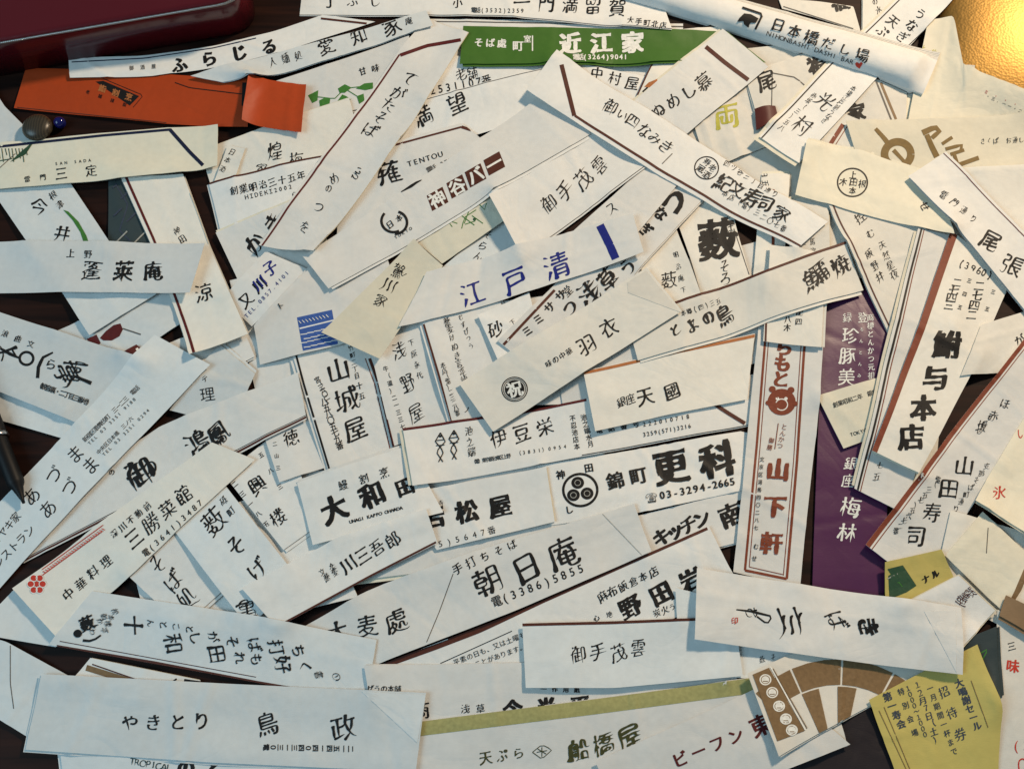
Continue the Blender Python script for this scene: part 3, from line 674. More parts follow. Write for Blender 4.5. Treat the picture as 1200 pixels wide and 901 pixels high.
S('white sleeve with one broad dark character and hexagonal end by the brown spot', [(872, 92), (962, 60)], [(892, 160), (985, 110)], 'ivory', [t('尾', 898, 95, 898, 95, 26, 15, 'br'), s([(906, 86), (932, 91), (945, 102)], 1.4, 'g'), s([(905, 87), (904, 138)], 1.2, 'g'), t('福', 958, 76, 958, 76, 24, 20, 'hv')])
S('small brown slip peeping out near the top right', [(884, 130), (908, 126)], [(886, 154), (912, 142)], 'maroon')
S('ivory sleeve with a brown rule and a fat character crossing below the rounded bag', [(985, 82), (1062, 110)], [(995, 190), (1060, 180)], 'ivory', [t('家', 1003, 132, 1003, 132, 22, 10, 'hv'), s([(1030, 92), (1050, 140)], 3, 'tan'), s([(1027, 96), (1045, 142)], 2, 'g')])
S('sleeve with a short thick brown bar left of the gold lettering', [(975, 130), (950, 190)], [(1020, 150), (990, 200)], 'ivory', [s([(988, 146), (970, 174)], 5, 'rb'), s([(993, 148), (976, 175)], 1, 'rb')])
S('large cream sheet running under the gold lettering at the right edge', [(1085, 28), (1112, 28), (1122, 86), (1225, 130)], [(1060, 160), (1100, 170), (1140, 180), (1240, 205)], 'cream', [t('上旅', 1082, 57, 1094, 62, 8, 'h', 'cu', 'ly'), t('ミ・・・', 1156, 108, 1190, 122, 5, 'h', 'sm', 'red'), t('・三．一一・二', 1158, 113, 1196, 130, 5, 'h', 'sm', 'g')])
S('ivory sleeve end with a small dark character and brown line at the very top right', [(912, 0), (1000, 8)], [(916, 12), (1008, 38)], 'ivory', [t('福', 985, 2, 985, 2, 22, 10, 'hv'), s([(996, -6), (1011, 34)], 3, 'br'), s([(1000, 34), (918, 8)], 1.2, 'g')])
S('white sleeve with red brown border near the top right corner', [(1010, -20), (1010, 38)], [(1062, -26), (1060, 8)], 'ivory', [t('どの水', 1020, -8, 1030, 12, 10, 'v', 'cu')])
S('white sleeve with tall dark lettering cut off by the top edge of the photo', [(357, -34), (560, -32), (772, -14)], [(351, 19), (590, 24), (786, 42)], 'white', [
    t('丁ぶじ', 387, 1, 440, 1, 18, 'h', 'br'), t('小', 536, 4, 536, 4, 12), t('電話(3532)2359', 555, 12, 612, 13, 7, 'h', 'sm'), t('一門満留賀', 612, 3, 723, 10, 21, 'h', 'br'), t('大手町北店', 739, 24, 777, 30, 9), e('B', 1, 1, 'g')], lift=(0, .5))
S('ivory sleeve strip with a red brown vertical line below the looping round crest sleeve', [(892, 205), (880, 345)], [(925, 205), (915, 345)], 'ivory', [s([(906, 222), (906, 300), (904, 330)], 3.5, 'rb'), t('17 日 五', 893, 187, 897, 215, 9)])
S('white sleeve with a tiny printed column just left of the slanted brown edged one', [(920, 240), (925, 320)], [(968, 225), (972, 330)], 'ivory', [t('人馬次', 951, 272, 953, 294, 9, 'v', 'cu'), t('く', 942, 284, 942, 284, 16, 30)])
S('white sleeve with one enormous dense black character beside a long black rule', [(775, 205), (796, 268), (822, 350)], [(850, 215), (868, 290), (886, 355)], 'ivory', [
    s([(795, 267), (806, 300), (819, 342)], [2.5, 4], 'k'), s([(860, 268), (878, 322)], 1, 'g'), t('薮', 842, 281, 842, 281, 50, 4, 'hv'), t('そば', 853, 256, 855, 268, 14, 'v', 'cu'), t('そろ', 848, 312, 850, 326, 18, 'v', 'cu')])
S('white sleeve with a small column of characters left of the enormous black one', [(748, 310), (770, 372)], [(790, 262), (822, 350)], 'ivory', [t('薮', 784, 328, 784, 328, 22, 8, 'br'), t('明治庵下', 792, 298, 801, 340, 8, 'v', 'cu')])
S('long diagonal sleeve with a brown left rule and chunky brush letters crossing the centre', [(583, 404), (650, 336), (720, 256), (776, 190)], [(640, 448), (700, 376), (760, 306), (850, 205)], 'white', [
    s([(590, 404), (650, 340)], 3.2, 'br'), s([(714, 262), (724, 250), (770, 200)], 4, 'br'), t('なぎ', 774, 250, 756, 268, 17, 'v', 'hv'), t('う', 789, 234, 789, 234, 36, 35, 'hv'), t('ス', 715, 245, 715, 245, 18, 35, 'cu'),
    t('ミミササ', 618, 388, 657, 346, 13, 'h', 'bo'), t('堂', 665, 341, 665, 341, 13, 40), t('つ浅草う', 668, 362, 734, 312, 27, 'h', 'ck')])
S('white sleeve with a wisp of script hidden between the grass drawing and the blue characters', [(500, 330), (620, 228)], [(560, 350), (650, 262)], 'cool', [t('そらん', 572, 276, 560, 300, 14, 'v', 'cu')])
S('white sleeve with one thin angular stroke left of the brown ruled chunky letters', [(640, 300), (765, 188)], [(720, 310), (800, 210)], 'white', [t('ス', 716, 243, 716, 243, 18, 30, 'cu')])
S('cream sleeve with a sketch of grass blades near the centre', [(486, 282), (570, 232), (650, 190)], [(518, 310), (590, 262), (660, 226)], 'cream', [s([(541, 268), (544, 255), (558, 246)], 1, 'gr'), s([(530, 266), (524, 258), (536, 262)], 1, 'gr'), s([(545, 263), (560, 258), (552, 252), (566, 262)], 1, 'gr'), s([(550, 246), (544, 262)], 1, 'gr'),
    s([(562, 240), (568, 246), (570, 238)], 1, 'gr'), s([(540, 252), (556, 264)], 1, 'gr'), ('d', 556, 257, 1.8, 'dg'), t('ちほち', 588, 234, 606, 222, 8)])
S('white sleeve with four lightly written characters, its near end curled over, at centre top', [(573, 236), (684, 156), (720, 132)], [(612, 306), (690, 248), (770, 190)], 'white', [t('御手茂雲', 642, 238, 703, 194, 23, 'h', 'cu'), e('B', 2, 1, 'g')], lift=(5.0, 0))
S('white sleeve with brown end line, dense black character and a small serif word', [(400, 189), (462, 171), (541, 148)], [(395, 290), (480, 250), (600, 195)], 'white', [s([(463, 170), (500, 160), (541, 149)], 2.2, 'br'), s([(541, 149), (576, 160)], 3.6, 'br'), t('薙', 456, 203, 456, 203, 27, 4, 'ck'), t('TENTOU', 480, 192, 516, 181, 9, 'h', 'mi', 'k'), t('電話 377', 503, 199, 528, 188, 8, 'h', 'sm', 'g')])
S('white sleeve with four dark square stamps in a row and a laurel crest', [(356, 304), (500, 205), (646, 107)], [(386, 341), (540, 250), (692, 160)], 'white', sum([[('q', [(x-12.5, y-4), (x+6, y-14.5), (x+13, y+3.5), (x-6, y+14)], 'br'), t(ch, x, y, x, y, 20, 30, 'bo', 'w')] for ch, x, y in (('神', 512.5, 233.5), ('谷', 535.5, 219), ('バ', 557, 206), ('一', 579, 192))], []) + [
    ('r', 461, 259, 14, 3, 'k', 2.4, 5.2), ('r', 463, 261, 14, 3, 'k', -1.6, 1.3), t('日本', 457, 263, 468, 256, 10), t('TOKYO', 464, 278, 481, 268, 5, 'h', 'sm'), s([(470, 225), (488, 214), (494, 211)], [1, 4, 1], 'k')], lift=(1.6, 0))
S('long diagonal white sleeve with thin dark red edge and scattered running hand', [(500, 22), (468, 64), (305, 291)], [(549, 42), (485, 145), (424, 232), (370, 301)], 'white', [
    e('T', 3, 2.5, 'mar', .17, 1), s([(469, 65), (500, 54), (540, 47)], 4, 'mar'), t('てがたそば', 478, 92, 434, 153, 22, 'v', 'cu'), t('め', 392, 210, 392, 210, 18, 20, 'cu'), t('ひい', 416, 206, 420, 200, 11), t('つを', 372, 243, 356, 266, 19, 'v', 'cu'), t('の', 386, 221, 386, 221, 13, 0, 'cu')], lift=(0, 1.8), bow=1.2)
S('cream square cut sleeve with one line of small cursive, left of the blue characters', [(485, 281), (378, 393)], [(519, 311), (446, 424)], 'cream', [t('駕川家', 466, 317, 446, 351, 18, 'v', 'cu'), t('を', 470, 318, 470, 318, 15, 30, 'cu')], lift=(.5, 2.2))
S('white sleeve with brown tipped narrow end bar and four brush letters at top centre right', [(700, 155), (745, 118), (846, 37)], [(762, 190), (805, 157), (899, 82)], 'white', [s([(827, 55), (850, 74), (877, 94)], 5, 'br'), t('ぬめし慕', 771, 131, 825, 96, 21, 'h', 'br')], lift=(0, 2.2))
S('white diagonal sleeve with a small round crest, brown lower edge and looping script', [(652, 67), (805, 158), (969, 262)], [(617, 111), (770, 205), (933, 294)], 'white', [
    e('B', 5, 3.5, 'br', .17, 1), s([(658, 76), (666, 108), (673, 136)], 5, 'br'), ('r', 828, 197, 14, 1.4, 'k'), t('蔵', 821, 198, 821, 198, 10, -35), t('寿', 829, 190, 829, 190, 10, -35), t('老', 835, 197, 835, 197, 10, -35), t('酒', 828, 205, 828, 205, 10, -35),
    t('御い四なみき', 716, 124, 780, 172, 20, 'h', 'cu'), t('紀文寿司家', 848, 213, 915, 250, 21, 'h', 'ck'), t('四ツ谷三丁目通り', 852, 192, 908, 227, 9, 'h', 'cu'), t('本店（電）三二〇七番', 850, 227, 918, 268, 9, 'h', 'cu'), s([(788, 180), (776, 192)], 1, 'g')], lift=(3.8, 1.2))
# lower middle
S('white sleeve with chunky katakana letters above the brown striped edge, below the trefoil crest', [(745, 606), (872, 574)], [(764, 662), (872, 634)], 'white', [t('キッチン', 775, 629, 822, 608, 21, 'h', 'hv'), t('南海', 856, 603, 878, 595, 28, 'h', 'hv')])
S('white sleeve with a round trefoil crest and two very bold characters above a telephone number', [(630, 547), (750, 526), (878, 503)], [(645, 616), (760, 600), (884, 572)], 'white', [
    ('r', 680, 574, 20, 3, 'k'), ('d', 677, 565.5, 7.5, 'k'), ('d', 672, 580, 7.5, 'k'), ('d', 688, 578, 7.5, 'k'), ('r', 677, 565.5, 3.5, .8, 'lg'), ('r', 672, 580, 3.5, .8, 'lg'), ('r', 688, 578, 3.5, .8, 'lg'),
    t('神', 657, 556, 657, 556, 11, 10, 'bo'), t('田', 690, 548, 690, 548, 11, 10, 'bo'), t('し', 667, 597, 667, 597, 10, 10, 'bo'), t('錦町', 721, 563, 748, 557, 21, 'h', 'bo'), t('更科', 786, 547, 841, 538, 42, 'h', 'hv'),
    t('☎', 762, 583, 762, 583, 11, 8, 'go'), t('03-3294', 776, 580, 823, 571, 12, 'h', 'bo'), t('-2665', 831, 569, 858, 564, 12, 'h', 'bo')] + [s([(754+i*3.6, 603-i*.95), (755+i*3.6, 610-i*.95)], .9, 'lg') for i in range(30)], lift=(.3, 0), crump=1.5, crease=4)
S('white sleeve with three square heavy characters over digits, under the sleeve with eels', [(470, 580), (640, 548)], [(512, 645), (650, 612)], 'white', [t('若松屋', 508, 606, 586, 593, 27, 'h', 'hv'), t('国分寺', 493, 594, 517, 589, 8, 'h', 'cu'), t('5)5647番', 516, 637, 576, 621, 10, 'h', 'go')])
S('white sleeve with wide flattened black lettering over a small slanting Latin line', [(350, 568), (478, 524)], [(368, 640), (520, 602)], 'white', [t('大', 391, 596, 391, 596, 32, 22, 'hv'), t('和', 436, 580, 436, 580, 30, 22, 'hv'), t('田', 474, 570, 474, 570, 22, 18, 'hv'), t('鰻割烹', 402, 568, 450, 554, 13, 'h', 'br'), t('UNAGI KAPPO OHWADA', 411, 611, 470, 595, 5.5, 'h', 'bo')])
S('white sleeve with two eels drawn on it and a cord border, below centre', [(473, 505), (580, 488), (690, 469), (884, 438)], [(485, 573), (600, 552), (690, 535), (878, 499)], 'white', [
    e('T', 0, 3, 'mar', 0, .52), t('伊豆栄', 585, 514, 638, 500, 23), t('池之端', 549, 506, 553, 530, 11, 'v', 'cu'), t('（電）東京都台東区上野', 555, 541, 596, 534, 6, 'h', 'sm'), t('（3831）0954', 608, 531, 662, 523, 6, 'h', 'sm'), t('不忍池店本', 671, 490, 676, 523, 8, 'v', 'sm'), t('池之端水月', 684, 489, 692, 520, 8, 'v', 'sm'), t('電 話 番 号', 702, 504, 745, 497, 8, 'h', 'bo'), t('222010718', 755, 497, 806, 488, 7, 'h', 'sm'), t('3259(571)3216', 755, 509, 808, 499, 7, 'h', 'sm'),
    s([(838, 474), (855, 485), (873, 496)], 4.5, 'br'), e('B', 1, 1, 'k', .5, 1)] + [q for x, y in ((516, 519), (532, 516)) for q in (s([(x, y-12), (x-6, y-2), (x+4, y+10), (x-2, y+22)], 1.3, 'k'), s([(x, y-12), (x+6, y-2), (x-5, y+10), (x+3, y+22)], 1.3, 'k'), s([(x-5, y-3), (x+5, y-4)], 1, 'k'), s([(x-5, y+3), (x+5, y+2)], 1, 'k'), ('d', x, y-8, 1.5, 'k'))], lift=(1.2, 0))
S('ivory sleeve with an orange upper border and four neat characters right of centre', [(683, 437), (780, 414), (885, 390)], [(697, 507), (780, 487), (876, 467)], 'ivory', [e('T', 1, 4, 'or_'), t('銀座', 728, 471, 739, 468, 12), t('天國', 756, 465, 787, 458, 22)], lift=(1.6, 0))
# -- right side
S('ivory sheet under the dark purple sleeve at right', [(1035, 370), (1020, 560)], [(1110, 380), (1090, 600)], 'ivory', [('p', [(1032, 334), (1062, 330), (1056, 356), (1042, 350)], 'tan')])
S('shiny purple sleeve with white vertical lettering at right', [(967, 335), (958, 500), (951, 694)], [(1048, 335), (1042, 500), (1035, 698)], 'purple', [
    t('珍豚美', 996, 393, 992, 442, 21, 'v', 'br', 'w'), t('銀座', 997, 543, 994, 563, 17, 'v', 'br', 'w'), t('梅林', 997, 594, 993, 624, 25, 'v', 'br', 'w'), t('録登', 993, 372, 1011, 372, 12, 'h', 'br', 'w'), t('商標とんかつ元祖', 1020, 372, 1021, 440, 9, 'v', 'br', 'w'), t('ちんとんみ', 1010, 386, 1007, 440, 5, 'v', 'sm', 'w')])
S('small square ended cream card lying across the purple sleeve', [(957, 464), (1030, 443)], [(988, 526), (1060, 500)], 'cream', [t('創業昭和二年 銀座', 979, 474, 1025, 459, 7, 'h', 'sm'), t('TOKYO', 998, 509, 1014, 504, 6, 'h', 'sm')], lift=(.8, 0))
S('upright white sleeve framed in red brown double rules with brown seal lettering', [(893, 330), (876, 500), (858, 671)], [(968, 340), (956, 500), (936, 690)], 'white', [
    s([(897, 395), (887, 520), (873, 668)], 2.8, 'rb'), s([(901, 395), (891, 520), (878, 664)], 1, 'rb'), s([(943, 400), (934, 540), (922, 678)], 3, 'rb'), s([(939, 400), (930, 540), (918, 674)], 1, 'rb'), s([(873, 668), (922, 678)], 3, 'rb'), s([(878, 664), (918, 673)], 1, 'rb'),
    t('らもと', 919, 407, 915, 444, 21, 'v', 'hv', 'rb'), ('d', 916, 471, 16.5, 'rb'), ('r', 916, 474, 7, 1.2, 'w'), ('d', 911, 467, 2, 'w'), ('d', 921, 467, 2, 'w'), ('d', 905, 456, 4, 'rb'), ('d', 927, 457, 4, 'rb'), ('d', 900, 472, 3, 'rb'), ('d', 932, 473, 3, 'rb'),
    t('とんかつ', 919, 500, 914, 522, 7.5, 'v', 'go', 'rb'), s([(912, 496), (908, 526)], 1, 'rb'), t('御膳', 904, 516, 902, 524, 7, 'v', 'sm', 'rb'), t('山下軒', 912, 550, 904, 636, 27, 'v', 'hv', 'rb'), t('文京区湯島四〇二八七', 893, 538, 886, 618, 6, 'v', 'sm', 'k'), t('むせ', 886, 640, 884, 654, 7, 'v', 'sm')], lift=(0, 1.8))
S('short white sleeve end with two dark characters above the brown framed upright sleeve', [(901, 290), (893, 402)], [(966, 300), (961, 409)], 'ivory', [s([(901, 290), (897, 402)], 2.4, 'br'), t('八木', 923, 374, 923, 384, 10, 'v'), t('配四', 937, 366, 936, 377, 9, 'v')], lift=(0, 1.2))
S('long white sleeve with a brown cord top edge and two groups of heavy cursive', [(735, 377), (791, 355), (900, 319), (990, 284)], [(747, 424), (846, 395), (900, 375), (1012, 340)], 'ivory', [
    e('T', 0, 3.2, 'br', .1, 1), t('蒲焼', 961, 318, 985, 312, 24, 28, 'ck'), t('魚', 952, 330, 952, 330, 26, 35, 'ck'), t('本郷(四)三五', 801, 367, 842, 353, 8, 'h', 'cu'), t('とよの', 792, 388, 830, 372, 19, 35, 'ck'), t('鳥', 849, 369, 849, 369, 24, 25, 'ck')], lift=(0, .3))
S('pointed white sleeve with thin brush columns below the cream sleeve with the circular seal', [(957, 215), (968, 244), (1048, 412)], [(1062, 200), (1080, 260), (1120, 372)], 'ivory', [e('T', 4, 2, 'br'), t('控む', 1008, 255, 1020, 274, 14, 'v', 'br'), t('天然星夜', 1034, 287, 1048, 322, 12, 'v', 'cu'), t('飯野井', 1019, 298, 1032, 325, 13, 'v', 'cu')], lift=(0, .6))
S('white sleeve with thin double rules, its slanting end showing below the thick brown bordered one', [(1074, 270), (1040, 400), (1000, 573)], [(1132, 280), (1110, 420), (1058, 602)], 'white', [e('T', 3.5, 2.6, 'k'), e('T', 8, 1.2, 'rb'), t('七五', 1031, 545, 1028, 558, 10, 'v', 'cu'), s([(1054, 279), (1074, 288)], 5, 'rb')], lift=(0, 1))
S('white sleeve with a thick rust brown left border and very large black brush lettering', [(1113, 272), (1068, 400), (1018, 531)], [(1190, 320), (1137, 440), (1074, 556)], 'ivory', [
    e('T', 0, 8, 'rb', 0, 1), s([(1077, 290), (1111, 277)], 4, 'rb'), t('鮒', 1110, 404, 1110, 404, 33, -6, 'hv'), t('与本店', 1096, 443, 1068, 512, 31, 0, 'hv'), t('(3960)', 1127, 309, 1160, 322, 12, 'h', 'br'),
    t('二七四三', 1121, 331, 1112, 358, 13, -12, 'br'), t('二七四二', 1148, 335, 1139, 369, 13, -12, 'br'), t('三四五', 1136, 329, 1125, 360, 6, 'v', 'sm'), t('三五', 1164, 342, 1157, 362, 6, 'v', 'sm')], lift=(.6, 1.8))
S('ivory sleeve with gold brown characters, one drawn as a ring with a handle', [(989, 146), (1205, 138)], [(1008, 206), (1205, 198)], 'cream', [
    ('r', 1052, 181, 15.5, 9, 'gold'), s([(1026, 151), (1036, 162), (1042, 170)], [4.5, 6], 'gold'), s([(1047, 176), (1062, 192), (1069, 199)], [5, 3], 'gold'),
    s([(1081, 156), (1096, 149), (1101, 154), (1092, 162)], [7, 5], 'gold'), s([(1086, 158), (1092, 172), (1098, 184)], [6, 7], 'gold'), s([(1104, 169), (1116, 161)], 4, 'gold'), s([(1108, 175), (1127, 170), (1126, 177)], 4, 'gold'), s([(1114, 181), (1130, 176)], 4, 'gold'), s([(1118, 180), (1122, 192)], 4, 'gold'), s([(1116, 196), (1147, 185)], 5, 'gold'),
    t('さくば お通し', 1152, 166, 1197, 164, 8, 'h', 'cu')], lift=(0, 1))
S('long white sleeve sloping from the top edge with black cursive columns under the rounded bag', [(1066, -14), (972, 75), (887, 167)], [(1134, -14), (1026, 95), (934, 196)], 'white', [
    e('T', 3, 2, 'k'), t('うなぎ', 1079, 17, 1058, 44, 17, 'v', 'br'), t('天ぷら', 1046, 25, 1022, 48, 16, 'v', 'br'), t('光村', 966, 118, 940, 146, 25, 'v', 'cu'), t('本場江戸前うなぎ', 1000, 104, 966, 142, 8, 'v', 'cu'), t('赤坂（三）五八', 954, 112, 916, 150, 8, 'v', 'cu'), s([(1140, -18), (1060, 58)], 1, 'k')], lift=(0, 4))
S('cream sleeve with a plain circular character seal at right', [(942, 171), (1010, 180), (1095, 208)], [(930, 232), (1010, 252), (1115, 278)], 'cream', [('r', 999, 214, 17.5, 1.8, 'k'), t('上', 1000, 205, 1000, 205, 10, -8), t('木', 988, 213, 988, 213, 10, -8), t('田', 1000, 214, 1000, 214, 10, -8), t('根', 1011, 216, 1011, 216, 10, -8), t('本', 999, 224, 999, 224, 10, -8), t('せ', 1083, 242, 1083, 242, 14, -60, 'br')], lift=(2.0, 2.2))
S('plain white sheet below the gold lettering at the right edge', [(1110, 202), (1260, 196)], [(1180, 300), (1270, 290)], 'ivory')
S('plain white slip between the rust bordered sleeve and the right edge', [(1145, 385), (1260, 345)], [(1120, 445), (1230, 430)], 'ivory', [t('が', 1195, 398, 1195, 398, 16, 20, 'br')])
S('white sleeve with fine red brown border and spaced brush characters at the right edge', [(1060, 213), (1130, 288), (1215, 382)], [(1104, 184), (1170, 248), (1240, 316)], 'white', [e('B', 4, 1.4, 'mar'), t('尾張', 1161, 281, 1186, 311, 26, -28, 'br'), t('雷門通り', 1107, 228, 1140, 256, 11, -40, 'cu')], lift=(.5, 0))
S('white sleeve with double brown left edge and a column of four brush characters', [(1208, 386), (1110, 510), (1011, 640)], [(1258, 424), (1160, 560), (1074, 688)], 'white', [
    e('T', 0, 5, 'rb'), e('T', 7, 1, 'rb'), t('山田寿司', 1131, 545, 1073, 628, 25, -8, 'br'), t('電（三五七）五六七二番', 1099, 562, 1050, 622, 9, -8, 'cu'), t('支那そば町通り', 1156, 546, 1120, 596, 9, -8, 'cu'), t('ほ赤坂', 1178, 473, 1150, 500, 15, -15, 'cu'), t('むかし', 1160, 490, 1148, 505, 10, -15, 'cu'), t('ジ', 1163, 640, 1135, 604, 10, 0, 'cu')], lift=(0, 2.8), crease=4)
S('blank white sheet shaded blue below the cream sleeve at the right edge', [(1110, 600), (1260, 640)], [(1090, 690), (1220, 760)], 'ivory')
S('cream sleeve with a tan right border and a thin vertical crease, lower right', [(1128, 596), (1105, 652), (1178, 720)][1:], [(1150, 600), (1215, 660)], 'cream', [s([(1158, 618), (1156, 648)], 1, 'g'), s([(1215, 640), (1192, 694), (1180, 718)], 7, 'tan')], lift=(0, .6))
S('cream sleeve end with a small red mark at the right edge of the photo', [(1222, 452), (1136, 590)], [(1300, 490), (1210, 636)], 'cream', [t('氷', 1171, 577, 1171, 577, 17, -10, 'br', 'red'), t('い', 1198, 508, 1198, 508, 14, 0, 'go', 'red')], lift=(0, 4.2))
S('white sheet with red printed characters along the right edge at the bottom', [(1164, 716), (1164, 920)], [(1270, 740), (1270, 920)], 'ivory', [t('味', 1187, 780, 1187, 780, 16, -6, 'bo', 'red'), t('三', 1186, 757, 1186, 757, 12, 10), t('(3', 1191, 873, 1203, 873, 16, 0, 'go', 'red'), t('つ', 1198, 896, 1198, 896, 20, 80, 'go', 'red')], lift=(.4, 0))
S('tan brown shade piece over the white sheet with red print', [(1168, 722), (1230, 758)], [(1176, 698), (1240, 730)], 'tan')  # added sheet, its tan brown stands in for a shadowed area
# -- lower right
S('dark sheet added for the shaded table at the bottom edge', [(880, 880), (1016, 822)], [(860, 960), (1060, 930)], 'slate')  # added sheet whose dark colour stands for table lying in shadow
S('white sheet corner below the fan patterned sleeve', [(840, 880), (985, 848)], [(850, 905), (992, 874)], 'ivory')
S('yellow green slip with dark green print below the column of four brush characters', [(1034, 660), (1100, 645)], [(1036, 712), (1122, 690)], 'yellow', [('p', [(1034, 668), (1058, 662), (1074, 686), (1062, 694), (1036, 704)], 'dg'), s([(1044, 690), (1052, 680), (1058, 688)], 1.2, 'gr'), s([(1040, 678), (1052, 672)], 1.2, 'lg'), t('ナル', 1085, 678, 1096, 672, 10, 25, 'hv')])
S('teal and black printed slip peeping right of the yellow leaflet', [(1100, 760), (1163, 735)], [(1160, 830), (1168, 815)], 'teal', [s([(1140, 770), (1158, 760), (1150, 775)], 1.5, 'gr')])
# -- lower left and bottom
S('white diagonal sleeve with brown top edge and two small printed rows, lower middle', [(428, 786), (600, 720), (829, 618)], [(470, 840), (660, 780), (866, 692)], 'white', [
    s([(443, 778), (480, 765), (560, 737), (640, 703), (829, 619)], [14, 13, 9, 3.5, 3.5, 3.5, 3.5], 'br'), t('野田岩', 739, 711, 810, 679, 27, 'h', 'hv'), t('麻布飯倉本店', 706, 699, 766, 670, 13, 'h', 'br'), t('炭火うなぎ', 770, 718, 806, 704, 10, 'h', 'br'), t('心地', 699, 724, 714, 720, 8, 'h', 'br'), s([(516, 777), (600, 739)], 1, 'k'), t('平素の日も、又は土曜も', 535, 775, 612, 744, 8, 'h', 'go'), t('ことがあります。', 560, 777, 612, 758, 8, 'h', 'go')])  # brown stripe widens at left to paint in the shadowed gap
S('long white sleeve with three large neat characters over a telephone number, lower middle', [(330, 748), (440, 688), (560, 646), (742, 592)], [(410, 795), (443, 778), (600, 718), (762, 648)], 'white', [
    t('朝日庵', 572, 681, 661, 648, 38, 'h', 'br'), t('手打ちそば', 536, 666, 600, 638, 14, 'h', 'br'), t('電(3386)5855', 582, 704, 680, 666, 14, 'h', 'sm'), t('大麦處', 396, 741, 465, 727, 28, 'h', 'br'), s([(531, 672), (515, 716), (500, 752)], .9, 'g'), s([(706, 602), (752, 650)], .6, 'lg')], lift=(0, 1), crump=1.3)
S('white sleeve with double cord lower edge and small square seal like characters', [(285, 690), (400, 630), (500, 598)], [(326, 736), (435, 676), (513, 637)], 'white', [s([(330, 731), (435, 674), (511, 635)], 2.4, 'br'), t('川三吾郎', 408, 660, 460, 632, 20, 'h', 'br'), t('文楽', 378, 670, 390, 664, 10, 'h', 'cu'), t('蕎麦', 382, 676, 393, 671, 10, 'h', 'cu')], lift=(.8, .3))
S('white sleeve with two very cursive big black words above a cord lower edge', [(30, 606), (190, 500), (351, 440)], [(28, 660), (180, 584), (361, 494)], 'white', [e('B', 2, 3, 'br'), e('B', 6, 1, 'k'), t('鴻', 232, 520, 232, 520, 38, 32, 'ck'), t('鳳', 252, 508, 252, 508, 28, 32, 'ck'), t('御', 163, 553, 163, 553, 34, 25, 'ck'), t('の', 175, 548, 175, 548, 24, 25, 'br'), t('の', 131, 553, 131, 553, 8)], lift=(0, .5))
S('long slanting white sleeve with the same three kana printed twice, running off the left edge', [(-40, 630), (97, 492), (186, 398)], [(-10, 700), (155, 527), (250, 432)], 'cool', [
    t('あづま', 37, 581, 88, 532, 21, 'h', 'go'), t('あづま', 56, 596, 106, 545, 21, 'h', 'go'), t('スキヤキ家', -12, 640, 18, 606, 12, 'h', 'go'), t('レストラン', -2, 658, 34, 622, 13, 'h', 'go'), t('新宿区歌舞伎町 三ー二三 電話', 100, 514, 160, 455, 7, 'h', 'go'), t('TEL 03 3351 9188', 105, 519, 157, 468, 5.5, 'h', 'go'), t('中央区日本橋 三ノ六', 116, 529, 153, 491, 6, 'h', 'go'), t('TEL 03 3251 0294', 122, 532, 173, 481, 5.5, 'h', 'go')], lift=(0, .6))
S('white sleeve with a red flower seal and a pink meander border at lower left', [(17, 690), (120, 612), (250, 520)], [(68, 746), (160, 672), (300, 540)], 'ivory', [
    t('三勝菜館', 158, 630, 215, 580, 23, 35, 'br'), t('中華料理', 80, 696, 124, 658, 15, 35, 'br'), t('深川不動前', 134, 625, 172, 593, 10, 38, 'br'), t('電(3641)3487', 171, 647, 234, 589, 10, 35, 'sm')] + [('d', 43+7*math.cos(a), 684+8*math.sin(a), 4.0, 'red') for a in [i*1.047 for i in range(6)]] + [('d', 43, 684, 3.2, 'red')] + [('r', 43+7*math.cos(a), 684+8*math.sin(a), 4.2, .9, 'w') for a in [i*1.047 for i in range(6)]]
  + [q for i in range(26) for q in (s([(50+i*2.75, 669-i*2.0), (51+i*2.75, 673-i*2.0), (54+i*2.75, 671-i*2.0)], .9, 'red'), s([(49+i*2.75, 667-i*2.0), (52+i*2.75, 665-i*2)], .9, 'red'))] + [s([(49, 674), (120, 622)], .9, 'red')], lift=(2.6, .6))
S('white sleeve with dark brown lower rule and rows of sideways brush script, lower left', [(110, 693), (300, 722), (442, 750)], [(60, 756), (240, 788), (430, 824)], 'cool', [
    s([(66, 757), (180, 776), (300, 799), (352, 808)], 3.6, 'br'), s([(70, 751), (300, 793)], .9, 'br'), t('十', 156, 732, 156, 732, 25, -90, 'br'), t('んとこと', 176, 729, 222, 737, 12, -82, 'br'), t('和', 203, 754, 203, 754, 25, -85, 'br'), t('しが', 228, 747, 250, 746, 18, -80, 'br'), t('田', 254, 766, 254, 766, 22, -85, 'br'), t('そば打ち', 272, 751, 350, 762, 20, -82, 'br'), t('れも', 280, 770, 300, 772, 18, -82, 'br'), t('好く', 331, 778, 356, 781, 22, -82, 'br'), t('書①', 374, 790, 394, 793, 12, -82, 'cu'),
    t('御かしわ', 122, 722, 108, 740, 9, -80, 'cu'), t('松本楼亭', 134, 716, 122, 738, 9, -80, 'cu'), s([(97, 750), (108, 751), (118, 744)], [3, 2], 'k'), ('d', 91, 742, 5, 'k'), t('薮', 102, 730, 102, 730, 18, 20, 'hv')], lift=(0, .4))
S('white sleeve with cut off heavy lettering just above the olive band', [(428, 780), (600, 777), (830, 772)], [(440, 858), (600, 845), (880, 806)], 'white', [t('浅草', 545, 830, 563, 830, 12, 'h', 'br'), t('今半平', 601, 831, 680, 826, 24, 'h', 'hv'), t('どぜうの本舗', 426, 806, 466, 807, 9, 'h', 'br'), t('商', 494, 832, 494, 832, 22, 0, 'br'), t('一作用紙', 637, 807, 676, 808, 7, 'h', 'bo')])
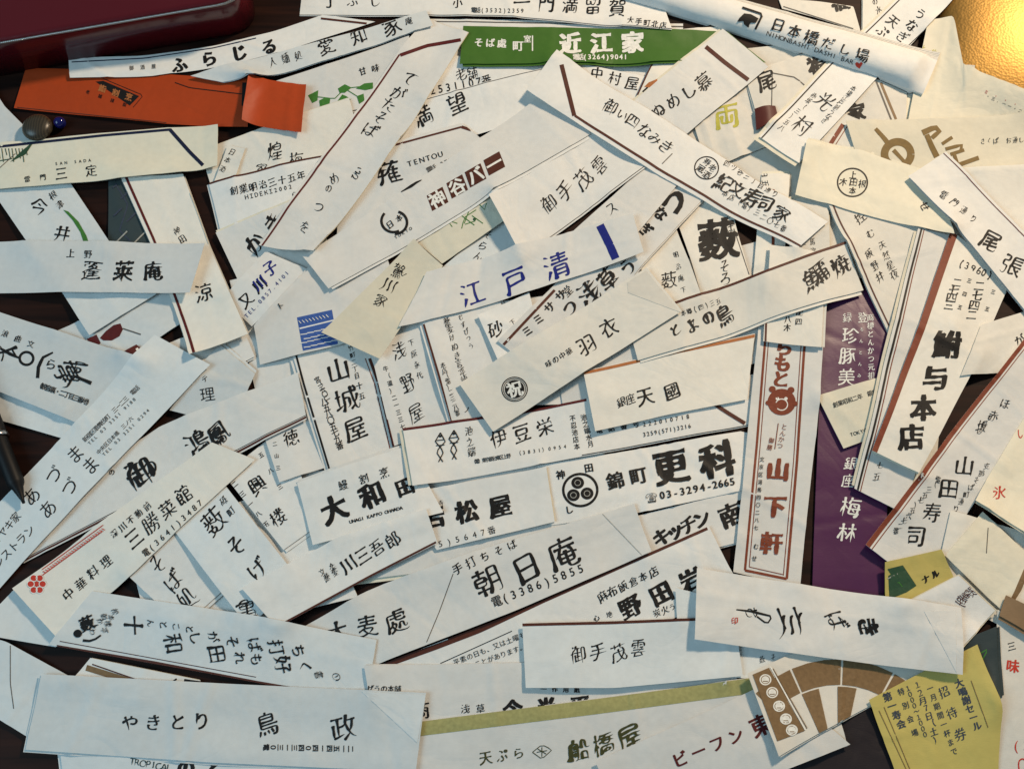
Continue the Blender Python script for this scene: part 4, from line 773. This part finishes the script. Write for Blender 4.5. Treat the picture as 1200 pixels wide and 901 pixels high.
S('white slip under the end of the sleeve with a small vermilion seal', [(790, 690), (960, 730)], [(796, 790), (960, 800)], 'cool', [t('んっこ', 838, 762, 868, 764, 11, 'h', 'cu'), t('薮そ', 893, 772, 906, 770, 9, 'h', 'cu')])
S('white sleeve with a brown top line and four light brush characters at lower centre', [(612, 731), (720, 728), (860, 723)], [(616, 806), (720, 806), (870, 792)], 'cool', [e('T', 0, 3, 'br', 0, .84), t('御手茂雲', 676, 765, 749, 761, 24, 'h', 'cu')], lift=(.8, 0))
S('white sleeve with a broad olive green top band and an olive diamond crest', [(488, 846), (690, 820), (890, 793)], [(486, 950), (690, 930), (900, 905)], 'white', [
    e('T', 0, 15, 'ol'), t('天ぷら', 569, 888, 607, 882, 18, 'h', 'br', 'od'), s([(624, 881), (635, 872), (647, 878), (635, 889), (624, 881)], 1, 'od'), s([(635, 875), (635, 886)], 1, 'od'), s([(629, 881), (641, 879)], 1, 'od'), s([(630, 877), (640, 883)], 1, 'od'), t('船橋屋', 677, 877, 738, 865, 29, 'h', 'ck', 'od')], lift=(.8, .2))
S('white sleeve with large brown katakana at the bottom edge', [(697, 892), (800, 846), (905, 797)], [(730, 960), (870, 920), (994, 872)], 'white', [t('ビーフン', 797, 889, 862, 862, 19, 'h', 'bo', 'mar'), t('東', 892, 849, 892, 849, 27, 25, 'bo', 'mar')], lift=(1.4, 0))
fan = []
def arc(cx, cy, r0, r1, a0, a1, c, n=8):
    for i in range(n):
        b0, b1 = a0+(a1-a0)*i/n, a0+(a1-a0)*(i+1)/n
        fan.append(('q', [(cx+r0*math.cos(b0), cy-r0*math.sin(b0)), (cx+r1*math.cos(b0), cy-r1*math.sin(b0)), (cx+r1*math.cos(b1), cy-r1*math.sin(b1)), (cx+r0*math.cos(b1), cy-r0*math.sin(b1))], c))
for a0, a1 in ((2.36, 2.00), (1.98, 1.545), (1.525, 1.08), (1.06, .80)): arc(982, 908, 106, 136, a0, a1, 'tan', 3)
for a0, a1 in ((1.99, 1.79), (1.575, 1.36)): arc(982, 908, 40, 104, a0, a1, 'tan', 2)
fan += [('q', [(882, 790), (901, 782), (943, 856), (911, 868)], 'tan'), s([(903, 781), (944, 855)], 1.6, 'w'), s([(906, 783), (946, 853)], .9, 'tan')]
for x, y in ((897, 796), (905, 811), (913, 827), (921, 842), (928, 855)): fan += [('d', x, y, 7.0, 'w'), ('r', x, y, 5, .9, 'tan'), s([(x-3, y+2), (x, y-3), (x+3, y+2)], 1, 'tan')]
S('sleeve printed with a tan brown fan pattern and a row of small white roundels', [(872, 790), (922, 768), (1070, 726)], [(907, 886), (950, 862), (1090, 790)], 'ivory', fan, lift=(3.0, 0))
S('yellow leaflet with dark blue printed text at the lower right corner', [(1016, 820), (1056, 925)], [(1140, 756), (1168, 830), (1168, 925)], 'yellow', [
    t('大鳴謝セール', 1124, 800, 1145, 850, 11, 18, 'bo', 'db'), t('招待券', 1106, 810, 1125, 860, 15, 18, 'br', 'db'), t('一月期間一杯まで', 1090, 806, 1118, 880, 9, 18, 'sm', 'db'), t('１２月７日（土）', 1075, 802, 1098, 866, 10, 18, 'br', 'db'), t('１０００〜１０００', 1064, 806, 1084, 860, 8, 18, 'sm', 'db'), t('特別会場', 1056, 810, 1072, 858, 9, 18, 'sm', 'db'), t('第一寿会', 1040, 816, 1056, 848, 11, 18, 'bo', 'db'),
    s([(1036, 828), (1068, 905)], .8, 'tan'), s([(1138, 797), (1158, 852)], .8, 'tan'), s([(1030, 832), (1064, 905)], .7, 'tan')], cat='leaflet', name='leaflet', group='loose printed leaflets', lift=(1.2, .5))
S('white sleeve tip with small dark brown calligraphy beside the yellow leaflet', [(1030, 722), (1118, 676)], [(1100, 784), (1163, 716), (1162, 747)][:2], 'white', [t('墨絵', 1129, 700, 1140, 690, 18, -40, 'cu', 'br'), t('う', 1144, 694, 1144, 694, 16, -80, 'cu', 'br')], lift=(0, 1.6))
S('large white sleeve with a small vermilion seal and big sideways brush strokes at lower right', [(815, 667), (960, 688), (1122, 713)], [(812, 750), (960, 770), (1124, 791)], 'white', [
    t('む', 880, 716, 880, 716, 24, -80, 'cu'), s([(863, 714), (880, 716), (905, 722), (899, 731), (887, 722)], [1.5, 3, 2, 2], 'k'), t('二', 926, 722, 926, 722, 30, -75, 'br'), t('川', 928, 731, 928, 731, 30, 0, 'cu'), t('そば', 1016, 737, 980, 728, 28, -75, 'cu'), t('き', 1018, 734, 1018, 734, 26, -80, 'hv'), t('印', 861, 727, 861, 727, 9, 0, 'br', 'red'),
    ('f', [(1083, 716), (1120, 715), (1121, 788)], .05)], lift=(3.4, .6), crump=1.5, crease=4)
S('broad bluish white sleeve with upright kana and two spaced characters along the bottom left', [(52, 790), (270, 801), (500, 812)], [(32, 878), (250, 893), (488, 904)], 'cool', [
    t('やきとり', 152, 847, 235, 844, 25, -4, 'br'), t('鳥', 313, 848, 313, 848, 29, 14, 'br'), t('政', 402, 852, 402, 852, 32, 10, 'br'), t('電０三ー三四０四ー四五一二', 312, 875, 411, 877, 8, -90, 'bo'), ('f', [(424, 810), (499, 814), (489, 870)], .05)], lift=(1.0, 1.4), crump=1.6, crease=5, bow=-.8)
# -- uppermost sheets at the left and centre
S('stiff white sleeve with brown cord left edge under the smooth pale grey one', [(143, 210), (178, 287), (228, 423)], [(215, 205), (246, 290), (294, 397)], 'ivory', [e('T', 4, 3, 'mar'), t('神田', 208, 271, 213, 281, 11, 'v', 'cu'), t('涼', 239, 343, 239, 343, 24, 8, 'br'), s([(218, 205), (250, 282), (293, 396)], 1.5, 'lg'), ('f', [(222, 226), (241, 224), (258, 265), (249, 285)], .3, 'cream')], lift=(0, 3.2))
S('burnt orange sleeve with a black stamped rectangle and a folded end at upper left', [(32, 82), (120, 84), (296, 96)], [(18, 129), (195, 147), (292, 153)], 'orange', [('q', [(112, 96), (121, 95), (163, 113), (152, 124)], 'k'), t('鮨割烹', 120, 104, 151, 114, 9, 'h', 'bo', 'or_'), t('老舗謹製', 103, 108, 146, 123, 5, 'h', 'sm', 'k'), s([(20, 126), (195, 144)], .8, 'br'), ('p', [(284, 97), (294, 97), (292, 127), (283, 124)], 'k'), s([(120, 92), (168, 112), (156, 126)], .7, 'k'), s([(205, 97), (222, 103), (288, 111)], 1, 'k')], lift=(1.0, 3.0), th=.8)  # black strip beside the tab is its shadow, laid down in ink
S('square orange paper tab at the end of the orange sleeve', [(295, 94), (360, 103)], [(287, 149), (355, 161)], 'orange', lift=(4.5, 2.0), th=.8, name='paper_tab', cat='paper tab', group=None)
S('cream sleeve with a navy top line and slanted navy bar at far left', [(-20, 174), (120, 159), (200, 152), (258, 152)], [(-20, 226), (120, 216), (235, 204), (257, 199)], 'cream', [
    s([(-10, 173), (120, 159), (200, 152)], 3, 'n'), s([(199, 152), (222, 178), (246, 202)], 4.2, 'n'), t('三定', 72, 204, 107, 200, 16, 'h', 'br'), t('SAN SADA', 66, 192, 105, 188, 5, 'h', 'sm'), t('雷門', 32, 210, 50, 208, 8, 'h', 'br'), ('p', [(12, 190), (22, 180), (34, 170), (38, 169), (30, 181)], 'dg')] + [s([(i*4-6, 174), (i*4-4, 182+(i % 3)*4)], .9, 'dg') for i in range(10)] + [s([(-8, 190), (14, 186)], 1, 'dg'), s([(-4, 200), (18, 180)], .7, 'g')], lift=(0, 3.0))
S('smooth pale grey sleeve with a dense row of looping black characters at far left', [(-30, 282), (100, 286), (243, 290)], [(-30, 342), (100, 345), (226, 348)], 'grey', [t('上野', 83, 297, 103, 298, 11, 'h', 'br'), t('蓬莱庵', 108, 316, 179, 318, 25, 'h', 'ck'), ], lift=(.3, 4.2))
S('white sleeve with dark characters tucked under the bowed sleeve by the red box', [(225, 93), (330, 64), (440, 34), (500, 18)], [(262, 101), (310, 97), (400, 70), (508, 36)], 'cool', [t('人麺処', 319, 73, 350, 65, 13, 'h', 'cu'), t('愛知家', 382, 54, 459, 30, 23, 'h', 'br'), t('庵', 479, 25, 479, 25, 9, 12), s([(312, 96), (400, 68), (476, 46)], 1.2, 'k')], lift=(0, .3))
S('bowed white sleeve leaning against the red box with bold kana', [(83, 72), (170, 67), (250, 55), (320, 38), (378, 20)], [(85, 96), (175, 93), (250, 81), (330, 62), (440, 27)], 'white', [s([(84, 73), (170, 68.5), (250, 56.5), (300, 45)], 1.3, 'n'), t('ふらじる', 210, 76, 315, 55, 19, 12, 'hv', 'k'), t('御酒屋', 154, 80, 180, 78, 6, 'h', 'sm', 'g'), s([(376, 22), (430, 28)], 2.4, 'br')], lift=(1.5, .5))
S('white sleeve with three blue characters and a short blue end bar at the centre', [(500, 320), (600, 293), (700, 266), (740, 257)], [(468, 387), (600, 350), (690, 323), (752, 304)], 'white', [t('江戸清', 553, 345, 653, 311, 32, 14, 'br', 'b'), s([(703, 264), (714, 286), (724, 309)], 9.5, 'b')], lift=(.4, 2.6), crump=2.0, crease=4)
S('pale cream sleeve with a small round medallion and two informal characters at the centre', [(538, 451), (650, 383), (757, 317)], [(578, 506), (690, 435), (798, 367)], 'ivory', [t('羽衣', 687, 405, 714, 385, 25, 28, 'br'), t('味の中華', 643, 426, 667, 412, 9, 'h', 'br'), ('r', 603, 456, 15, 1.2, 'k'), ('r', 603, 456, 13, 1, 'g'), ('d', 603, 456, 11.5, 'k'), t('祝', 603, 456, 603, 456, 19, 15, 'bo', 'w'), ('f', [(735, 331), (757, 317), (797, 366), (736, 343)], .06)], lift=(1.8, 1.0), crease=3)
tb2, sh2 = S('rounded white chopstick bag with black emblem, fine ribbed edge and small red heart', [(735, -40), (900, 8), (1010, 42), (1097, 70)], [(700, -8), (840, 33), (900, 52), (1078, 116)], 'white', [
    t('日本橋だし場', 911, 30, 1010, 65, 18, -19, 'br'), t('NIHONBASHI DASHI BAR', 901, 40, 998, 73, 8, 'h', 'go'), ('p', [(1003, 78), (1007, 81), (1011, 75), (1009, 73), (1007, 75), (1004, 73), (1002, 75)], 'red'), s([(870, 9), (894, 17), (885, 35)], 2.4, 'k'), ('p', [(866, 22), (872, 16), (880, 17), (889, 22), (886, 27), (879, 27), (877, 33), (872, 29), (871, 25), (864, 26)], 'k')]
    + [e('T', 1.5+i*2.4, .7, 'lg') for i in range(5)], tube=7.5, crease=0, crump=.5, it=200)
# ------------------------------------------------------------------ the box, the gold lid, the pen and the bead
import mathutils
m_red, nt, b = new_mat('red_lacquer')
b.inputs['Base Color'].default_value = (.085, .005, .010, 1); b.inputs['Roughness'].default_value = .16; b.inputs['Specular IOR Level'].default_value = .5
nz = nt.nodes.new('ShaderNodeTexNoise'); nz.inputs['Scale'].default_value = 25; mr = nt.nodes.new('ShaderNodeMapRange'); mr.inputs['To Min'].default_value = .12; mr.inputs['To Max'].default_value = .28
nt.links.new(nz.outputs['Fac'], mr.inputs['Value']); nt.links.new(mr.outputs[0], b.inputs['Roughness'])
m_chr, nt, b = new_mat('metal_trim'); b.inputs['Base Color'].default_value = (.42, .40, .38, 1); b.inputs['Metallic'].default_value = 1; b.inputs['Roughness'].default_value = .28
wv = nt.nodes.new('ShaderNodeTexWave'); wv.inputs['Scale'].default_value = 260; bp = nt.nodes.new('ShaderNodeBump'); bp.inputs['Strength'].default_value = .4; bp.inputs['Distance'].default_value = .0005
tc = nt.nodes.new('ShaderNodeTexCoord'); nt.links.new(tc.outputs['Object'], wv.inputs['Vector']); nt.links.new(wv.outputs['Fac'], bp.inputs['Height']); nt.links.new(bp.outputs['Normal'], b.inputs['Normal'])
BH = .031
f0, f1 = at([(-60, 101), (303, 37)]); dirx = (f1-f0)/np.hypot(*(f1-f0)); nrm = np.array([-dirx[1], dirx[0]])
rect = [f0-dirx*.03, f1, f1+nrm*.13, f0-dirx*.03+nrm*.13]
ctr = np.array([*np.mean(rect, 0), 0])
V, F = prism(rounded([r for r in rect], .020), .001, BH, .004)
bx_ = mesh_obj('body', np.array(V)-ctr, F, m_red, None, [True]*(len(F)-2)+[False]*2)
box = bpy.data.objects.new('red_box', None); col.objects.link(box); box.location = ctr; bx_.parent = box
tag(box, 'glossy dark red box with a bright metal rim in the top left corner', 'box')
ol = np.array(rounded(rect, .020)); n = len(ol); V = []; F = []
for i in range(n):
    p = ol[i]; tt = ol[(i+1) % n]-ol[i-1]; tt = tt/np.hypot(*tt); nn = np.array([tt[1], -tt[0]])
    for k in range(8):
        a = k*pi/4; V.append((*(p+nn*(-.0001+.0008*cos(a))), BH*.93+.0008*sin(a)))
for i in range(n):
    F += [(i*8+k, ((i+1) % n)*8+k, ((i+1) % n)*8+(k+1) % 8, i*8+(k+1) % 8) for k in range(8)]
mesh_obj('rim', np.array(V)-ctr, F, m_chr, box, [True]*len(F))
# pen
m_b, nt, b = new_mat('black_plastic'); b.inputs['Base Color'].default_value = (.006, .006, .007, 1); b.inputs['Roughness'].default_value = .5; b.inputs['Specular IOR Level'].default_value = .2
m_s, nt, b = new_mat('pen_steel'); b.inputs['Base Color'].default_value = (.55, .55, .56, 1); b.inputs['Metallic'].default_value = 1; b.inputs['Roughness'].default_value = .3
def lathe(prof, n=20):
    V = [(r*cos(2*pi*k/n), r*sin(2*pi*k/n), z) for z, r in prof for k in range(n)]; F = []
    for j in range(len(prof)-1): F += [(j*n+k, j*n+(k+1) % n, (j+1)*n+(k+1) % n, (j+1)*n+k) for k in range(n)]
    F += [tuple(range(n))[::-1], tuple(range((len(prof)-1)*n, len(prof)*n))]
    return np.array(V), F
pa, pb_ = at([(-52, 385), (20, 568)], .005)
pen = bpy.data.objects.new('pen', None); col.objects.link(pen); pen.location = (*pb_, .0056)
dv = mathutils.Vector((*(pa-pb_), 0)); pen.rotation_euler = dv.to_track_quat('Z', 'Y').to_euler()
tag(pen, 'black pen lying on the dark table at the left edge', 'pen')
V, F = lathe([(-.012, .0008), (-.010, .001), (-.002, .003), (0, .0042), (.002, .0046), (.07, .0046), (.071, .004)]); mesh_obj('barrel', V, F, m_b, pen, [True]*(len(F)-2)+[False]*2)
V, F = lathe([(.030, .0049), (.031, .0054), (.090, .0054), (.092, .0046), (.093, .003)]); mesh_obj('cap', V, F, m_b, pen, [True]*(len(F)-2)+[False]*2)
V, F = lathe([(.0300, .0057), (.0325, .0057)]); mesh_obj('band', V, F, m_s, pen, [True]*(len(F)-2)+[False]*2)
cv = [(x, y, z) for z in (.036, .088) for x, y in ((-.0012, .0058), (.0012, .0058), (.0012, .0070), (-.0012, .0070))]
mesh_obj('clip', cv, [(0, 1, 5, 4), (1, 2, 6, 5), (2, 3, 7, 6), (3, 0, 4, 7), (0, 3, 2, 1), (4, 5, 6, 7)], m_s, pen)
# bead and ribbed wooden knob between the orange sleeve and the navy barred one
m_bl, nt, b = new_mat('blue_glass'); b.inputs['Base Color'].default_value = (.006, .008, .10, 1); b.inputs['Roughness'].default_value = .08
prof = [(-.0038*cos(a), max(.0004, .0038*sin(a))) for a in np.linspace(0, pi, 14)]
V, F = lathe(prof, 24); p = at((70, 144), .004); o = mesh_obj('glass_bead', V, F, m_bl, None, [True]*len(F)); o.location = (*p, .0039)
tag(o, 'small round dark blue bead in the gap below the orange sleeve', 'bead')
m_kn, nt, b = new_mat('striped_shell'); wv = nt.nodes.new('ShaderNodeTexWave'); wv.inputs['Scale'].default_value = 190; wv.inputs['Distortion'].default_value = 3; cr = nt.nodes.new('ShaderNodeValToRGB')
cr.color_ramp.elements[0].color = (.03, .022, .015, 1); cr.color_ramp.elements[1].color = (.06, .046, .028, 1); tc = nt.nodes.new('ShaderNodeTexCoord')
nt.links.new(tc.outputs['Object'], wv.inputs['Vector']); nt.links.new(wv.outputs['Fac'], cr.inputs['Fac']); nt.links.new(cr.outputs['Color'], b.inputs['Base Color']); b.inputs['Roughness'].default_value = .35
prof = [(-.005*cos(a), max(.0004, .0095*sin(a)**.8)) for a in np.linspace(0, pi, 14)]
V, F = lathe(prof, 28); p = at((44, 150), .005); o = mesh_obj('striped_stone', V, F, m_kn, None, [True]*len(F)); o.location = (*p, .0052)
tag(o, 'beige and brown striped stone beside the blue bead', 'stone')
for c in (_fc, _pc): 
    pass
bpy.data.objects.remove(_fo); bpy.data.objects.remove(_po)
